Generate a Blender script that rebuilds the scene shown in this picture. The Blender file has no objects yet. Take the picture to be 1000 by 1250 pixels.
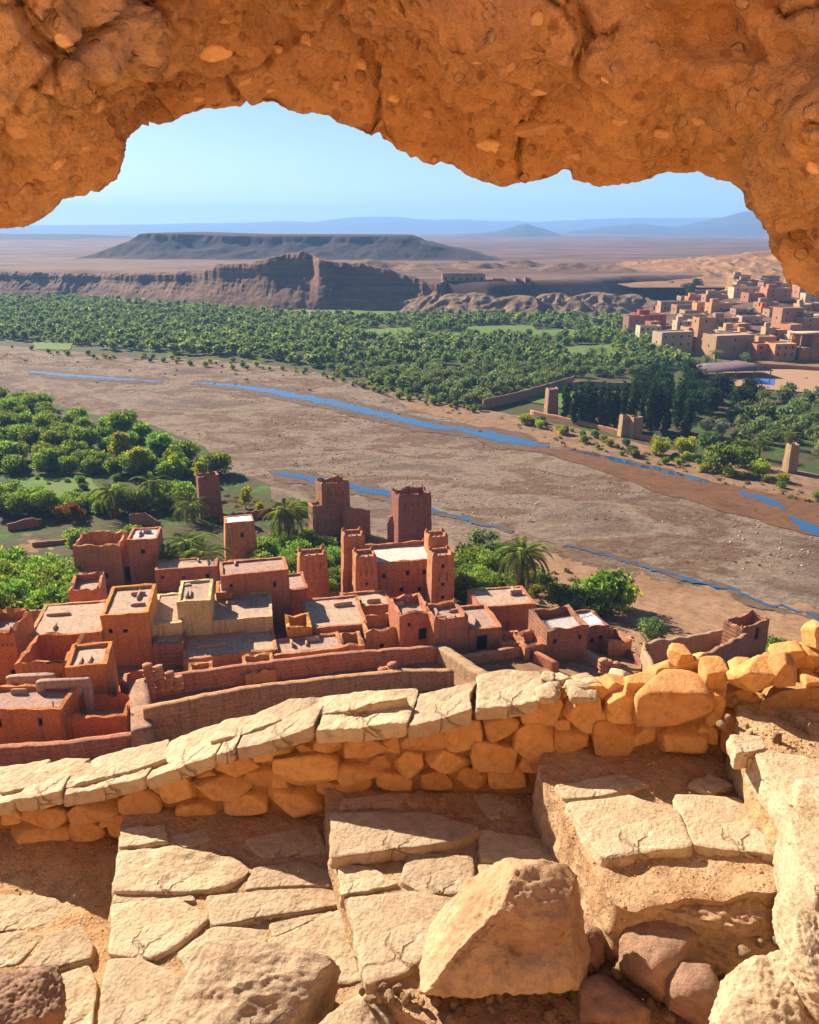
import bpy, bmesh, math, random
import numpy as np
from mathutils import Vector, Matrix
S = bpy.context.scene
COL = S.collection
# ------------------------------------------------------------------ camera, light, exposure
PITCH = math.radians(19.14)
SP, CP = math.sin(PITCH), math.cos(PITCH)
cam_d = bpy.data.cameras.new("camera")
cam = bpy.data.objects.new("camera", cam_d); COL.objects.link(cam)
cam.location = (0, 0, 0); cam.rotation_euler = (math.pi/2 - PITCH, 0, 0)
cam_d.sensor_fit = 'VERTICAL'; cam_d.sensor_height = 30.0; cam_d.lens = 24.0
cam_d.clip_start = 0.05; cam_d.clip_end = 60000
S.camera = cam
SUN_EL, SUN_AZ = math.radians(31), math.radians(-46)      # azimuth from +Y towards +X
w = bpy.data.worlds.new("World"); S.world = w; w.use_nodes = True
nt = w.node_tree; nt.nodes.clear()
sky = nt.nodes.new('ShaderNodeTexSky'); sky.sky_type = 'NISHITA'; sky.sun_disc = False
sky.sun_elevation = SUN_EL; sky.sun_rotation = SUN_AZ
sky.air_density = 0.8; sky.dust_density = 1.8; sky.ozone_density = 3.0; sky.altitude = 2000
bg = nt.nodes.new('ShaderNodeBackground'); bg.inputs[1].default_value = 0.05
wo = nt.nodes.new('ShaderNodeOutputWorld')
nt.links.new(sky.outputs[0], bg.inputs[0]); nt.links.new(bg.outputs[0], wo.inputs[0])
sd = bpy.data.lights.new("sun", 'SUN'); sd.energy = 5.0; sd.angle = math.radians(0.5); sd.color = (1.0, 0.9, 0.75)
so = bpy.data.objects.new("sun", sd); COL.objects.link(so)
sdir = Vector((math.sin(SUN_AZ)*math.cos(SUN_EL), math.cos(SUN_AZ)*math.cos(SUN_EL), math.sin(SUN_EL)))
so.rotation_euler = sdir.to_track_quat('Z', 'Y').to_euler(); so.location = (-40, 40, 60)
S.view_settings.view_transform = 'Standard'; S.view_settings.look = 'None'
S.view_settings.gamma = 1; S.view_settings.exposure = 1.55; S.view_settings.use_curve_mapping = False
S.render.engine = 'CYCLES'
try:
    S.cycles.use_denoising = True; S.cycles.denoiser = 'OPENIMAGEDENOISE'
    S.cycles.max_bounces = 8; S.cycles.diffuse_bounces = 5; S.cycles.volume_bounces = 0
    S.cycles.glossy_bounces = 2; S.cycles.transmission_bounces = 3
except Exception: pass
R = random.Random(7)
rng = np.random.RandomState(11)

# ------------------------------------------------------------------ picture <-> place helpers
def ray(px, py):
    a, v = (px-500)/1000, (625-py)/1000
    return np.array((a, CP+SP*v, -SP+CP*v))
def at(px, py, z):                         # point on a level
    d = ray(px, py); t = z/d[2]; return d*t
def aty(px, py, y):                        # point at a distance
    d = ray(px, py); return d*(y/d[1])
def px_of(p):
    p = np.asarray(p, float); dep = p[..., 1]*CP - p[..., 2]*SP; up = p[..., 1]*SP + p[..., 2]*CP
    return 500+1000*p[..., 0]/dep, 625-1000*up/dep
# ------------------------------------------------------------------ numeric noise
_rg = np.random.RandomState(3)
_perm = _rg.permutation(512).astype(np.int64); _perm = np.concatenate([_perm, _perm, _perm])
_g3 = _rg.normal(size=(512, 3)); _g3 /= np.linalg.norm(_g3, axis=1)[:, None]
def perlin(p):
    p = np.asarray(p, float); i = np.floor(p).astype(np.int64); f = p-i
    u = f*f*f*(f*(f*6-15)+10); i &= 511
    out = 0
    for dx in (0, 1):
        wx = u[:, 0] if dx else 1-u[:, 0]
        for dy in (0, 1):
            wy = u[:, 1] if dy else 1-u[:, 1]
            for dz in (0, 1):
                wz = u[:, 2] if dz else 1-u[:, 2]
                h = _perm[_perm[_perm[(i[:, 0]+dx) & 511]+((i[:, 1]+dy) & 511)]+((i[:, 2]+dz) & 511)]
                g = _g3[h]
                out = out + wx*wy*wz*(g[:, 0]*(f[:, 0]-dx)+g[:, 1]*(f[:, 1]-dy)+g[:, 2]*(f[:, 2]-dz))
    return out*1.5
def fbm(p, o=4, g=0.5, ridge=False):
    p = np.asarray(p, float); a, s, t = 1.0, 0, 0
    for k in range(o):
        n = perlin(p*(2.03**k)+k*17.3)
        s = s + a*((1-2*np.abs(n)) if ridge else n); t += a; a *= g
    return s/t
def worley(p):
    p = np.asarray(p, float); i = np.floor(p).astype(np.int64); f1 = np.full(len(p), 9.0); f2 = f1.copy()
    for dx in (-1, 0, 1):
        for dy in (-1, 0, 1):
            for dz in (-1, 0, 1):
                c = i+np.array((dx, dy, dz)); m = c & 511
                h = _perm[_perm[_perm[m[:, 0]]+m[:, 1]]+m[:, 2]]
                q = c+0.5+0.45*_g3[h]
                d = np.linalg.norm(p-q, axis=1)
                f2 = np.minimum(f2, np.maximum(f1, d)); f1 = np.minimum(f1, d)
    return f1, f2
def sst(x, a, b):
    t = np.clip((x-a)/(b-a), 0, 1); return t*t*(3-2*t)
# ------------------------------------------------------------------ mesh helpers
def mesh_np(name, v, quads=None, tris=None, smooth=False, mats=None, mi=None):
    me = bpy.data.meshes.new(name); v = np.asarray(v, np.float32)
    q = np.zeros((0, 4), np.int32) if quads is None else np.asarray(quads, np.int32).reshape(-1, 4)
    t = np.zeros((0, 3), np.int32) if tris is None else np.asarray(tris, np.int32).reshape(-1, 3)
    me.vertices.add(len(v)); me.vertices.foreach_set('co', v.ravel())
    me.loops.add(q.size+t.size); me.loops.foreach_set('vertex_index', np.concatenate([q.ravel(), t.ravel()]))
    me.polygons.add(len(q)+len(t))
    me.polygons.foreach_set('loop_start', np.concatenate([np.arange(len(q))*4, q.size+np.arange(len(t))*3]).astype(np.int32))
    if smooth: me.polygons.foreach_set('use_smooth', np.ones(len(q)+len(t), bool))
    if mi is not None: me.polygons.foreach_set('material_index', np.asarray(mi, np.int32))
    me.update(calc_edges=True); me.validate()
    return me
def grid_quads(nu, nv, wrap=False):
    i = np.arange(nu if wrap else nu-1)[:, None]; j = np.arange(nv-1)[None]
    i2 = (i+1) % nu
    return np.stack([i*nv+j, i2*nv+j, i2*nv+j+1, i*nv+j+1], -1).reshape(-1, 4)
def link(name, me, mat=None, parent=None, loc=None, rz=0, rot=None, scale=None):
    o = bpy.data.objects.new(name, me); COL.objects.link(o)
    if mat is not None and len(me.materials) == 0:
        for m in (mat if isinstance(mat, (list, tuple)) else [mat]): me.materials.append(m)
    if parent: o.parent = parent
    if loc is not None: o.location = tuple(float(x) for x in loc)
    o.rotation_euler = rot if rot is not None else (0, 0, rz)
    if scale is not None: o.scale = scale if hasattr(scale, '__len__') else (scale,)*3
    return o
def tag(o, label, cat, group=None):
    o['label'] = label; o['category'] = cat
    if group: o['group'] = group
    return o
def thing(name, label, cat, loc=(0, 0, 0), rz=0, group=None):
    o = bpy.data.objects.new(name, None); COL.objects.link(o); o.empty_display_size = .1
    o.location = tuple(float(x) for x in loc); o.rotation_euler = (0, 0, rz)
    return tag(o, label, cat, group)
def struct(o): o['kind'] = 'structure'; return o
def stuff(o): o['kind'] = 'stuff'; return o
def dup(root, loc, rz=0, scale=1.0, label=None):
    r = root.copy(); COL.objects.link(r); r.location = tuple(float(x) for x in loc); r.rotation_euler = (0, 0, rz)
    r.scale = (scale,)*3 if not hasattr(scale, '__len__') else scale
    if label: r['label'] = label
    for ch in root.children:
        c = ch.copy(); COL.objects.link(c); c.parent = r
        for g in ch.children:
            d = g.copy(); COL.objects.link(d); d.parent = c
    return r
# ------------------------------------------------------------------ materials
def rgb(*c): return (c[0], c[1], c[2], 1)
class NT:
    def __init__(s, name):
        s.m = bpy.data.materials.new(name); s.m.use_nodes = True; s.t = s.m.node_tree; s.t.nodes.clear()
        s.out = s.t.nodes.new('ShaderNodeOutputMaterial')
    def n(s, typ, **k):
        nd = s.t.nodes.new(typ)
        for a, b in k.items():
            if a.startswith('i_'):
                key = a[2:].replace('_', ' '); nd.inputs[int(key) if key.isdigit() else key].default_value = b
            else: setattr(nd, a, b)
        return nd
    def l(s, a, b): s.t.links.new(a, b)
    def noise(s, co, scale, detail=5, rough=.6, dist=0.0):
        n = s.n('ShaderNodeTexNoise'); n.inputs['Scale'].default_value = scale; n.inputs['Detail'].default_value = detail
        n.inputs['Roughness'].default_value = rough; n.inputs['Distortion'].default_value = dist; s.l(co, n.inputs['Vector']); return n.outputs[0]
    def ramp(s, fac, stops):
        r = s.n('ShaderNodeValToRGB'); e = r.color_ramp.elements
        while len(e) < len(stops): e.new(0.5)
        for k, (p, c) in enumerate(stops): e[k].position = p; e[k].color = rgb(*c)
        s.l(fac, r.inputs[0]); return r.outputs[0]
    def mix(s, fac, a, b, mode='MIX'):
        m = s.n('ShaderNodeMix'); m.data_type = 'RGBA'; m.blend_type = mode
        if isinstance(fac, (int, float)): m.inputs[0].default_value = fac
        else: s.l(fac, m.inputs[0])
        for k, x in ((6, a), (7, b)):
            if isinstance(x, tuple): m.inputs[k].default_value = rgb(*x)
            else: s.l(x, m.inputs[k])
        return m.outputs[2]
    def math(s, op, a, b=0.0, clamp=False):
        m = s.n('ShaderNodeMath'); m.operation = op; m.use_clamp = clamp
        for k, x in ((0, a), (1, b)):
            if isinstance(x, (int, float)): m.inputs[k].default_value = x
            else: s.l(x, m.inputs[k])
        return m.outputs[0]
    def mapping(s, co, scale=(1, 1, 1), rot=(0, 0, 0)):
        m = s.n('ShaderNodeMapping'); m.inputs['Scale'].default_value = scale; m.inputs['Rotation'].default_value = rot; s.l(co, m.inputs[0]); return m.outputs[0]
    def co(s, k='Object'): return s.n('ShaderNodeTexCoord').outputs[k]
    def rnd(s): return s.n('ShaderNodeObjectInfo').outputs['Random']
    def hsv(s, col, h=.5, sa=1.0, v=1.0):
        m = s.n('ShaderNodeHueSaturation')
        for k, x in (('Hue', h), ('Saturation', sa), ('Value', v)):
            if isinstance(x, (int, float)): m.inputs[k].default_value = x
            else: s.l(x, m.inputs[k])
        s.l(col, m.inputs['Color']); return m.outputs[0]
    def bump(s, h, strength=.5, dist=.01, prev=None):
        b = s.n('ShaderNodeBump'); b.inputs['Strength'].default_value = strength; b.inputs['Distance'].default_value = dist
        s.l(h, b.inputs['Height'])
        if prev is not None: s.l(prev, b.inputs['Normal'])
        return b.outputs[0]
    def finish(s, col, rough=.9, nrm=None, spec=.2):
        b = s.n('ShaderNodeBsdfPrincipled')
        if isinstance(col, tuple): b.inputs['Base Color'].default_value = rgb(*col)
        else: s.l(col, b.inputs['Base Color'])
        if isinstance(rough, (int, float)): b.inputs['Roughness'].default_value = rough
        else: s.l(rough, b.inputs['Roughness'])
        b.inputs['Specular IOR Level'].default_value = spec
        if nrm is not None: s.l(nrm, b.inputs['Normal'])
        s.l(b.outputs[0], s.out.inputs[0]); return s.m
def rock_mat(name, stops, sc=3.0, bump=.6, bd=.02, vary=.25, speck=(.25, .12, .05), speck_amt=.35, pit=40, grit=0.0, tint=None, crack=0.0):
    m = NT(name); co = m.co(); r = m.rnd()
    n1 = m.noise(co, sc, 7, .62, .3); c = m.ramp(n1, stops)
    n2 = m.noise(co, sc*9, 6, .7); c = m.mix(.55, c, m.ramp(n2, [(.28, (.36, .31, .28)), (.5, (.95, .95, .95)), (.75, (1.2, 1.18, 1.15))]), 'MULTIPLY')
    n3 = m.noise(co, sc*2.6, 8, .75); k = m.math('MULTIPLY', m.math('SUBTRACT', n3, .56), 6, True)
    c = m.mix(m.math('MULTIPLY', k, speck_amt), c, speck)
    if tint:
        c = m.mix(m.math('MULTIPLY', m.math('SUBTRACT', m.noise(co, .9, 5, .6, .5), .5), 5, True), c, m.mix(.75, c, tint))
    if grit:
        wv = m.n('ShaderNodeTexVoronoi'); wv.inputs['Scale'].default_value = grit; m.l(co, wv.inputs['Vector']); rr_ = m.n('ShaderNodeSeparateColor'); m.l(wv.outputs['Color'], rr_.inputs[0])
        edge = m.math('MULTIPLY', m.math('SUBTRACT', .42, wv.outputs['Distance']), 8, True); pick = m.math('MULTIPLY', m.math('SUBTRACT', rr_.outputs[0], .62), 12, True)
        k2 = m.math('MULTIPLY', edge, pick); c = m.mix(m.math('MULTIPLY', k2, .55), c, m.mix(rr_.outputs[1], (.75, .5, .3), (.42, .2, .1)))
        dk = m.math('MULTIPLY', edge, m.math('MULTIPLY', m.math('SUBTRACT', .16, rr_.outputs[0]), 12, True)); c = m.mix(m.math('MULTIPLY', dk, .6), c, speck)
    c = m.hsv(c, m.math('ADD', m.math('MULTIPLY', m.math('SUBTRACT', r, .5), .009), .5), 1.0, m.math('ADD', m.math('MULTIPLY', m.math('SUBTRACT', r, .5), vary), 1.0))
    vo = m.n('ShaderNodeTexVoronoi'); vo.inputs['Scale'].default_value = pit; m.l(co, vo.inputs['Vector'])
    b = m.bump(n2, bump, bd*.6); b = m.bump(m.noise(co, sc*30, 6, .75), bump, bd*.3, b)
    b = m.bump(m.math('POWER', vo.outputs['Distance'], .5), bump*.5, bd*.25, b)
    if crack:
        wc = m.n('ShaderNodeVectorMath'); wc.operation = 'ADD'; wn = m.n('ShaderNodeTexNoise'); wn.inputs['Scale'].default_value = crack*1.7; wn.inputs['Detail'].default_value = 5; m.l(co, wn.inputs['Vector'])
        ws = m.n('ShaderNodeVectorMath'); ws.operation = 'SCALE'; ws.inputs['Scale'].default_value = .55/crack; m.l(wn.outputs['Color'], ws.inputs[0]); m.l(co, wc.inputs[0]); m.l(ws.outputs[0], wc.inputs[1])
        ve = m.n('ShaderNodeTexVoronoi'); ve.feature = 'DISTANCE_TO_EDGE'; ve.inputs['Scale'].default_value = crack; m.l(wc.outputs[0], ve.inputs['Vector'])
        ln = m.math('MULTIPLY', m.math('SUBTRACT', .022, ve.outputs['Distance']), 60, True); ln = m.math('MULTIPLY', ln, m.math('MULTIPLY', m.math('SUBTRACT', m.noise(co, crack*.6, 3), .52), 9, True))
        c = m.mix(m.math('MULTIPLY', ln, .6), c, speck); b = m.bump(m.math('SUBTRACT', 1.0, ln), .9, .008, b)
    if grit: b = m.bump(k2, .8, .008, b)
    return m.finish(c, .92, b, .15)
# ------------------------------------------------------------------ terrain height
PLAIN = -62.0
_hy = [-400, -120, -30, -6, 2.6, 3.4, 5.0, 20, 50, 70, 95, 125, 150, 175]
_hz = [40, 22, 5, -2.4, -2.75, -3.3, -5.5, -19, -46, -47.5, -51, -57.5, -61, -62]
_bx = [-1200, -395, -316, -195, -112, -32, 62, 164, 200, 330, 600, 1500]
_by = [900, 815, 815, 741, 679, 666, 634, 690, 720, 760, 820, 900]
def hz(X, Y, rough=True):
    X = np.asarray(X, float); Y = np.asarray(Y, float)
    Ye = Y+np.maximum(0, X-12)*.55+np.maximum(0, -X-75)*.35*(Y > 4)
    z = np.interp(Ye, _hy, _hz)
    yb = np.interp(X, _bx, _by)
    up = sst(Y-yb, 6, 46)*21
    vil = sst(X-(.33*Y-40), 0, 90)*sst(Y, 425, 610)*17
    z = z+np.maximum(up, vil)
    return z
def ground_hit(px, py):
    d = ray(px, py); lo, hi = 40/d[1], (2500 if d[2] > -.02 else 60/max(1e-3, -d[2])*1.3+200)
    ts = np.linspace(lo, hi, 3000); p = ts[:, None]*d[None]
    below = p[:, 2] <= hz(p[:, 0], p[:, 1])
    k = int(np.argmax(below)) if below.any() else len(ts)-1
    return p[k]
def poly_px(pts, step=None): return np.array([at(x, y, PLAIN)[:2] for x, y in pts])
def inside(poly, x, y):
    x = np.asarray(x); y = np.asarray(y); c = np.zeros(x.shape, bool); n = len(poly); j = n-1
    for i in range(n):
        xi, yi = poly[i]; xj, yj = poly[j]
        m = ((yi > y) != (yj > y)) & (x < (xj-xi)*(y-yi)/(yj-yi+1e-12)+xi); c ^= m; j = i
    return c
# the ground: one polar sheet round the hill out to the horizon
def dirt_mat(name, big, stops, sc, bump=.5, bd=.2, stretch=(1, 1, 1), rot=0, speck=(.2, .15, .11), k2=14):
    m = NT(name); co = m.mapping(m.co(), stretch, (0, 0, rot))
    n1 = m.noise(co, big, 6, .65, .4); n2 = m.noise(co, sc, 8, .7)
    c = m.ramp(n1, stops); c = m.mix(.8, c, m.ramp(n2, [(.3, (.5, .48, .46)), (.5, (1, 1, 1)), (.72, (1.3, 1.28, 1.25))]), 'MULTIPLY')
    n3 = m.noise(m.co(), sc*k2*.3, 4, .8); c = m.mix(m.math('MULTIPLY', m.math('SUBTRACT', n3, .6), 5, True), c, speck)
    b = m.bump(n2, bump, bd); b = m.bump(n3, bump, bd*.35, b)
    return m.finish(c, .95, b, .1)
M_PLAIN = dirt_mat('plain_earth', .005, [(.3, (.06, .029, .02)), (.45, (.17, .095, .06)), (.55, (.075, .038, .027)), (.68, (.24, .15, .098))], .03, .4, 1.0, (.6, 1.6, 1))
M_HILL = dirt_mat('hill_earth', .05, [(.3, (.2, .1, .05)), (.5, (.27, .155, .085)), (.7, (.22, .12, .065))], .8, .6, .2)
M_BED = dirt_mat('river_gravel', .035, [(.3, (.125, .062, .034)), (.4, (.15, .1, .068)), (.5, (.24, .17, .118)), (.56, (.135, .074, .042)), (.64, (.205, .142, .098)), (.76, (.285, .21, .15))], .7, 1.0, .7, (.75, 1.15, 1), .42, (.07, .05, .038), 7)
M_ORCH = dirt_mat('orchard_earth', .1, [(.3, (.03, .045, .012)), (.45, (.085, .06, .03)), (.56, (.04, .07, .015)), (.7, (.09, .13, .025))], .5, .4, .2)
M_BANK = dirt_mat('bank_earth', .05, [(.3, (.15, .075, .04)), (.5, (.23, .135, .075)), (.7, (.14, .085, .045))], .4, .5, .3)
M_WET = dirt_mat('wet_mud', .06, [(.3, (.09, .04, .02)), (.5, (.14, .065, .03)), (.7, (.11, .05, .024))], .5, .5, .2)
M_WETM = dirt_mat('wet_margin_mud', .06, [(.3, (.085, .05, .032)), (.5, (.12, .075, .048)), (.7, (.1, .06, .04))], .5, .5, .2)
def field_mat():
    m = NT('field_green'); co = m.co(); n = m.noise(co, .12, 6, .7)
    c = m.ramp(n, [(.3, (.05, .085, .015)), (.45, (.09, .17, .022)), (.58, (.12, .13, .035)), (.7, (.15, .22, .035))]); return m.finish(c, .9, m.bump(m.noise(co, 2, 4), .6, .2), .1)
M_FIELD = field_mat()
def water_mat():
    m = NT('river_water'); co = m.mapping(m.co(), (.6, 1.6, 1), (0, 0, .4))
    b = m.bump(m.noise(co, 1.2, 3, .5), .06, .05)
    return m.finish((.02, .075, .16), .05, b, .5)
M_WATER = water_mat()
ang = np.radians(np.concatenate([np.arange(-180, -40, 5), np.arange(-40, -34, 1), np.arange(-34, 34, .22), np.arange(34, 40, 1), np.arange(40, 180, 5)]))
rad = np.concatenate([[1.2], np.geomspace(3.4, 60, 40), np.geomspace(62, 900, 230), np.geomspace(920, 32000, 50)])
A, Rd = np.meshgrid(ang, rad, indexing='ij')
X, Y = Rd*np.sin(A), Rd*np.cos(A)
Z = hz(X, Y)
pt = np.stack([X.ravel(), Y.ravel(), 0*X.ravel()], 1)
rgh = (Z > -61.6)*fbm(pt*.05, 4).reshape(X.shape)*np.clip((Rd-30)/150, 0, 1)*.5+fbm(pt*.4, 3).reshape(X.shape)*np.clip(Rd/60, 0, .25)
far = np.clip((Rd-900)/2000, 0, 1)*fbm(pt*.0012, 4).reshape(X.shape)*16
Z = Z+np.where(Z > -61.6, rgh, 0)+far*(Rd < 20000)
Z = np.where((Y < 3.2) & (Y > -4), np.minimum(Z, -2.85), Z)
gv = np.stack([X, Y, Z], -1).reshape(-1, 3)
q = grid_quads(len(ang), len(rad), True)
me = mesh_np('valley_ground', gv, q[:, ::-1], smooth=True)
qc = gv[q].mean(1); rr = np.hypot(qc[:, 0], qc[:, 1])
me.materials.append(M_PLAIN); me.materials.append(M_HILL); me.materials.append(M_BED)
mi = np.where(qc[:, 2] > -61.3, np.where(rr < 330, 1, 0), np.where(rr < 700, 2, 0)); me.polygons.foreach_set('material_index', mi.astype(np.int32))
G = struct(link('valley_ground', me))
# sheets laid on the plain: (pixel outlines become real plan outlines)
def sheet(name, pts, mat, lift, n=260, amp=1.5, fr=.12, res=None):
    p = poly_px(pts); cl = np.vstack([p, p[:1]]); L = np.concatenate([[0], np.cumsum(np.linalg.norm(np.diff(cl, axis=0), axis=1))])
    t = np.linspace(0, L[-1], n, endpoint=False); x = np.interp(t, L, cl[:, 0]); y = np.interp(t, L, cl[:, 1])
    for _ in range(2):
        x = (np.roll(x, 1)+2*x+np.roll(x, -1))/4; y = (np.roll(y, 1)+2*y+np.roll(y, -1))/4
    q3 = np.stack([x, y, 0*x], 1); a = np.minimum(amp, amp)
    x = x+fbm(q3*fr, 4)*a; y = y+fbm(q3*fr+55, 4)*a*1.5
    bm = bmesh.new(); vs = [bm.verts.new((x[i], y[i], (float(hz(x[i], y[i])) if name != 'orchard_ground' else min(float(hz(x[i], y[i])), -61.9))+lift)) for i in range(n)]
    es = [bm.edges.new((vs[i], vs[(i+1) % n])) for i in range(n)]
    bmesh.ops.triangle_fill(bm, edges=es, use_beauty=True)
    for f in bm.faces:
        if f.normal.z < 0: f.normal_flip()
    me = bpy.data.meshes.new(name); bm.to_mesh(me); bm.free()
    return struct(link(name, me, mat))
FAR_ORCH = [(-60, 352), (-60, 420), (60, 424), (130, 434), (280, 440), (380, 452), (470, 476), (560, 500), (600, 500), (690, 520), (800, 546), (960, 572), (1060, 590), (1060, 470), (930, 455), (800, 420), (770, 386), (620, 384), (480, 386), (330, 379), (230, 370), (100, 360)]
sheet('orchard_ground', FAR_ORCH, M_ORCH, .06, 400, 3)
NEAR_ORCH = [(-80, 478), (40, 486), (110, 505), (190, 520), (250, 545), (275, 575), (330, 590), (330, 610), (420, 640), (420, 735), (200, 690), (90, 740), (-80, 760)]
sheet('grove_ground', NEAR_ORCH, M_ORCH, .06, 260, 1.2)
sheet('river_bank', [(590, 500), (690, 520), (800, 546), (960, 572), (1060, 592), (1060, 660), (930, 606), (800, 572), (700, 548), (600, 525), (500, 500), (470, 478)], M_BANK, .09, 260, 2)
sheet('mud_flat', [(640, 548), (700, 548), (790, 566), (880, 590), (960, 605), (1060, 625), (1060, 668), (980, 652), (900, 628), (800, 600), (720, 570)], M_WET, .12, 200, 2)
def ribbon(name, pts, lift=.16):           # centre line with half width in pixels
    up = [(x, y-h*.8) for x, y, h in pts]; dn = [(x, y+h*.8) for x, y, h in pts][::-1]
    if name != 'river_pool':
        up2 = [(x, y-h*1.7-1.2) for x, y, h in pts]; dn2 = [(x, y+h*1.9+1.5) for x, y, h in pts][::-1]; sheet('wet_margin', up2+dn2, M_WETM, lift-.05, 420, 4, .12)
    return sheet(name, up+dn, M_WATER, lift, 520, 2.6, .22)
ribbon('river', [(235, 467, .6), (285, 471, 2.4), (330, 478, 3.5), (400, 491, 4.2), (460, 505, 4.5), (520, 519, 4.0), (560, 524, 3), (600, 533, 6), (640, 540, 5), (668, 546, 2.5)])
ribbon('river_pool', [(690, 549, .6), (730, 556, 2), (770, 566, 2.5), (830, 580, 2.2), (870, 590, 1)])
ribbon('river_pool', [(896, 602, 1), (920, 606, 4), (950, 616, 4), (960, 626, 2)])
ribbon('river_pool', [(960, 628, 1), (975, 640, 6), (1000, 650, 7), (1060, 672, 7)])
ribbon('river_branch', [(330, 578, 1), (370, 583, 4), (420, 592, 4), (470, 604, 4.5), (510, 617, 2.2), (540, 627, 1.6), (590, 641, 1.2), (625, 650, .4)])
ribbon('river_branch', [(690, 668, .5), (740, 680, 1.0), (790, 695, 1.2), (830, 708, 1.8), (880, 722, 1.6), (930, 738, 1.2), (1040, 775, 1.4)])
ribbon('river_branch', [(-40, 470, 2.5), (10, 475, 3.5), (22, 480, 1.5)])
ribbon('river_branch', [(35, 454, .6), (60, 456, 2), (90, 459, 1.8), (160, 464, 1), (200, 466, .6)])
for fk, f in enumerate(([(565, 399), (640, 397), (655, 406), (590, 409)], [(650, 404), (700, 402), (706, 409), (660, 411)], [(440, 402), (500, 400), (510, 408), (450, 410)], [(690, 424), (745, 420), (750, 432), (700, 436)], [(400, 378), (500, 378), (520, 386), (470, 391), (410, 387)], [(590, 398), (650, 398), (660, 410), (600, 412)], [(40, 418), (90, 419), (85, 428), (45, 427)],
          [(350, 381), (480, 382), (470, 388), (360, 387)], [(520, 405), (580, 406), (580, 414), (520, 413)], [(690, 500), (640, 490), (660, 478), (700, 482)], [(800, 380), (760, 388), (740, 384)],
          [(20, 585), (110, 585), (125, 603), (60, 612), (20, 605)], [(610, 470), (690, 462), (690, 480), (600, 492)])):
    sheet('green_field', f, M_FIELD, .14+.03*fk, 60, 1)
# ------------------------------------------------------------------ bluff, mesa, hills, mountains
def cliff_mat(name, a, b, c, band=.25, stripe=.5):
    m = NT(name); co = m.co(); n1 = m.noise(co, .03, 6, .6)
    z = m.noise(m.mapping(co, (.02, .02, band)), 1.2, 6, .7); col = m.ramp(z, [(.32, a), (.5, b), (.66, c)])
    col = m.mix(.6, col, m.ramp(n1, [(.3, (.6, .55, .55)), (.6, (1.2, 1.15, 1.1))]), 'MULTIPLY')
    return m.finish(col, .95, m.bump(m.noise(co, .25, 8, .75), .8, 1.5), .1)
M_CLIFF = cliff_mat('bluff_strata', (.095, .05, .033), (.155, .08, .046), (.215, .125, .068))
M_MESA = cliff_mat('mesa_rock', (.026, .016, .016), (.038, .022, .02), (.052, .03, .025), .1)
M_BAD = cliff_mat('badland_earth', (.12, .062, .034), (.17, .095, .05), (.22, .125, .068), .15)
M_RIDGE = cliff_mat('ridge_earth', (.17, .085, .036), (.25, .13, .055), (.31, .17, .08), .15)
M_MTN = cliff_mat('mountain_rock', (.03, .03, .035), (.045, .04, .042), (.07, .06, .058), .01)
cx = [-60, 0, 100, 200, 240, 262, 300, 322, 345, 362, 385, 405, 440, 470, 500, 520, 560, 600, 640, 700, 745, 775]
cy = [334, 333, 335, 334, 332, 324, 323, 316, 311, 310, 316, 321, 323, 330, 339, 344, 346, 346, 347, 345, 344, 352]
NA, NQ = 900, 90
ppx = np.linspace(-70, 785, NA)
sx = np.interp(ppx, [-70, 0, 100, 230, 330, 450, 600, 740, 785], [-470, -395, -316, -195, -112, -32, 62, 164, 205]); sy = np.interp(sx, _bx, _by)
for _ in range(60): sy[1:-1] = (sy[:-2]+2*sy[1:-1]+sy[2:])/4
d_crest = sy+32; v = (625-np.interp(ppx, cx, cy))/1000
zc = (-SP+CP*v)/(CP+SP*v)*d_crest
H = zc-PLAIN
tq = np.linspace(0, 1, NQ)
p1d = np.stack([sx*.045, sy*.01, 0*sx], 1); but = fbm(p1d*1.3, 5, .6, True)*(3.5+6*fbm(p1d*.25+9, 2))+fbm(p1d*.5, 4)*18
cl = np.interp(ppx, [0, 240, 262, 330, 345, 375, 388, 540, 560, 785], [.6, .65, .8, .4, .15, .15, .75, .7, .05, .0])
base_q = np.array([0, .12, .36, .42, .50, .58, .72, 1.0]); 
dist = np.interp(tq, base_q, [-4, 3, 22, 26, 29, 33, 60, 130])
hc = np.interp(tq, base_q, [-.1, .08, .50, .62, .92, 1.0, 1.0, .55]); hs = np.interp(tq, base_q, [-.1, .14, .55, .68, .88, 1.0, .95, .5])
V = np.zeros((NA, NQ, 3))
for k in range(NQ):
    wv = sst(tq[k], .02, .35)*(1-sst(tq[k], .6, .9))
    off = dist[k]*(1+.9*(1-np.clip(cl*1.5, 0, 1))*(dist[k] < 65))-but*wv*(.5+.8*cl)
    hh = hc[k]*cl+hs[k]*(1-cl)
    V[:, k, 0] = sx; V[:, k, 1] = sy+off
    V[:, k, 2] = PLAIN+H*hh
P = V.reshape(-1, 3)
gul = fbm(P*np.array((.09, .03, .03)), 5, .55, True).reshape(NA, NQ); sl = (sst(tq, .03, .3)*(1-sst(tq, .55, .75)))[None]
V[:, :, 2] += (gul-.2)*sl*(3.2-1.5*cl[:, None]); V[:, :, 2] += fbm(P*.15, 4).reshape(NA, NQ)*1.2
st = np.sin(V[:, :, 2]*1.9+fbm(P*.02, 2).reshape(NA, NQ)*3); V[:, :, 1] -= st*.3*sl*cl[:, None]
V[:, -1, 2] -= 25; V[:, 0, 2] -= 3
struct(link('bluff_hill', mesh_np('bluff_hill', V.reshape(-1, 3), grid_quads(NA, NQ), smooth=False), M_CLIFF))
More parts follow.
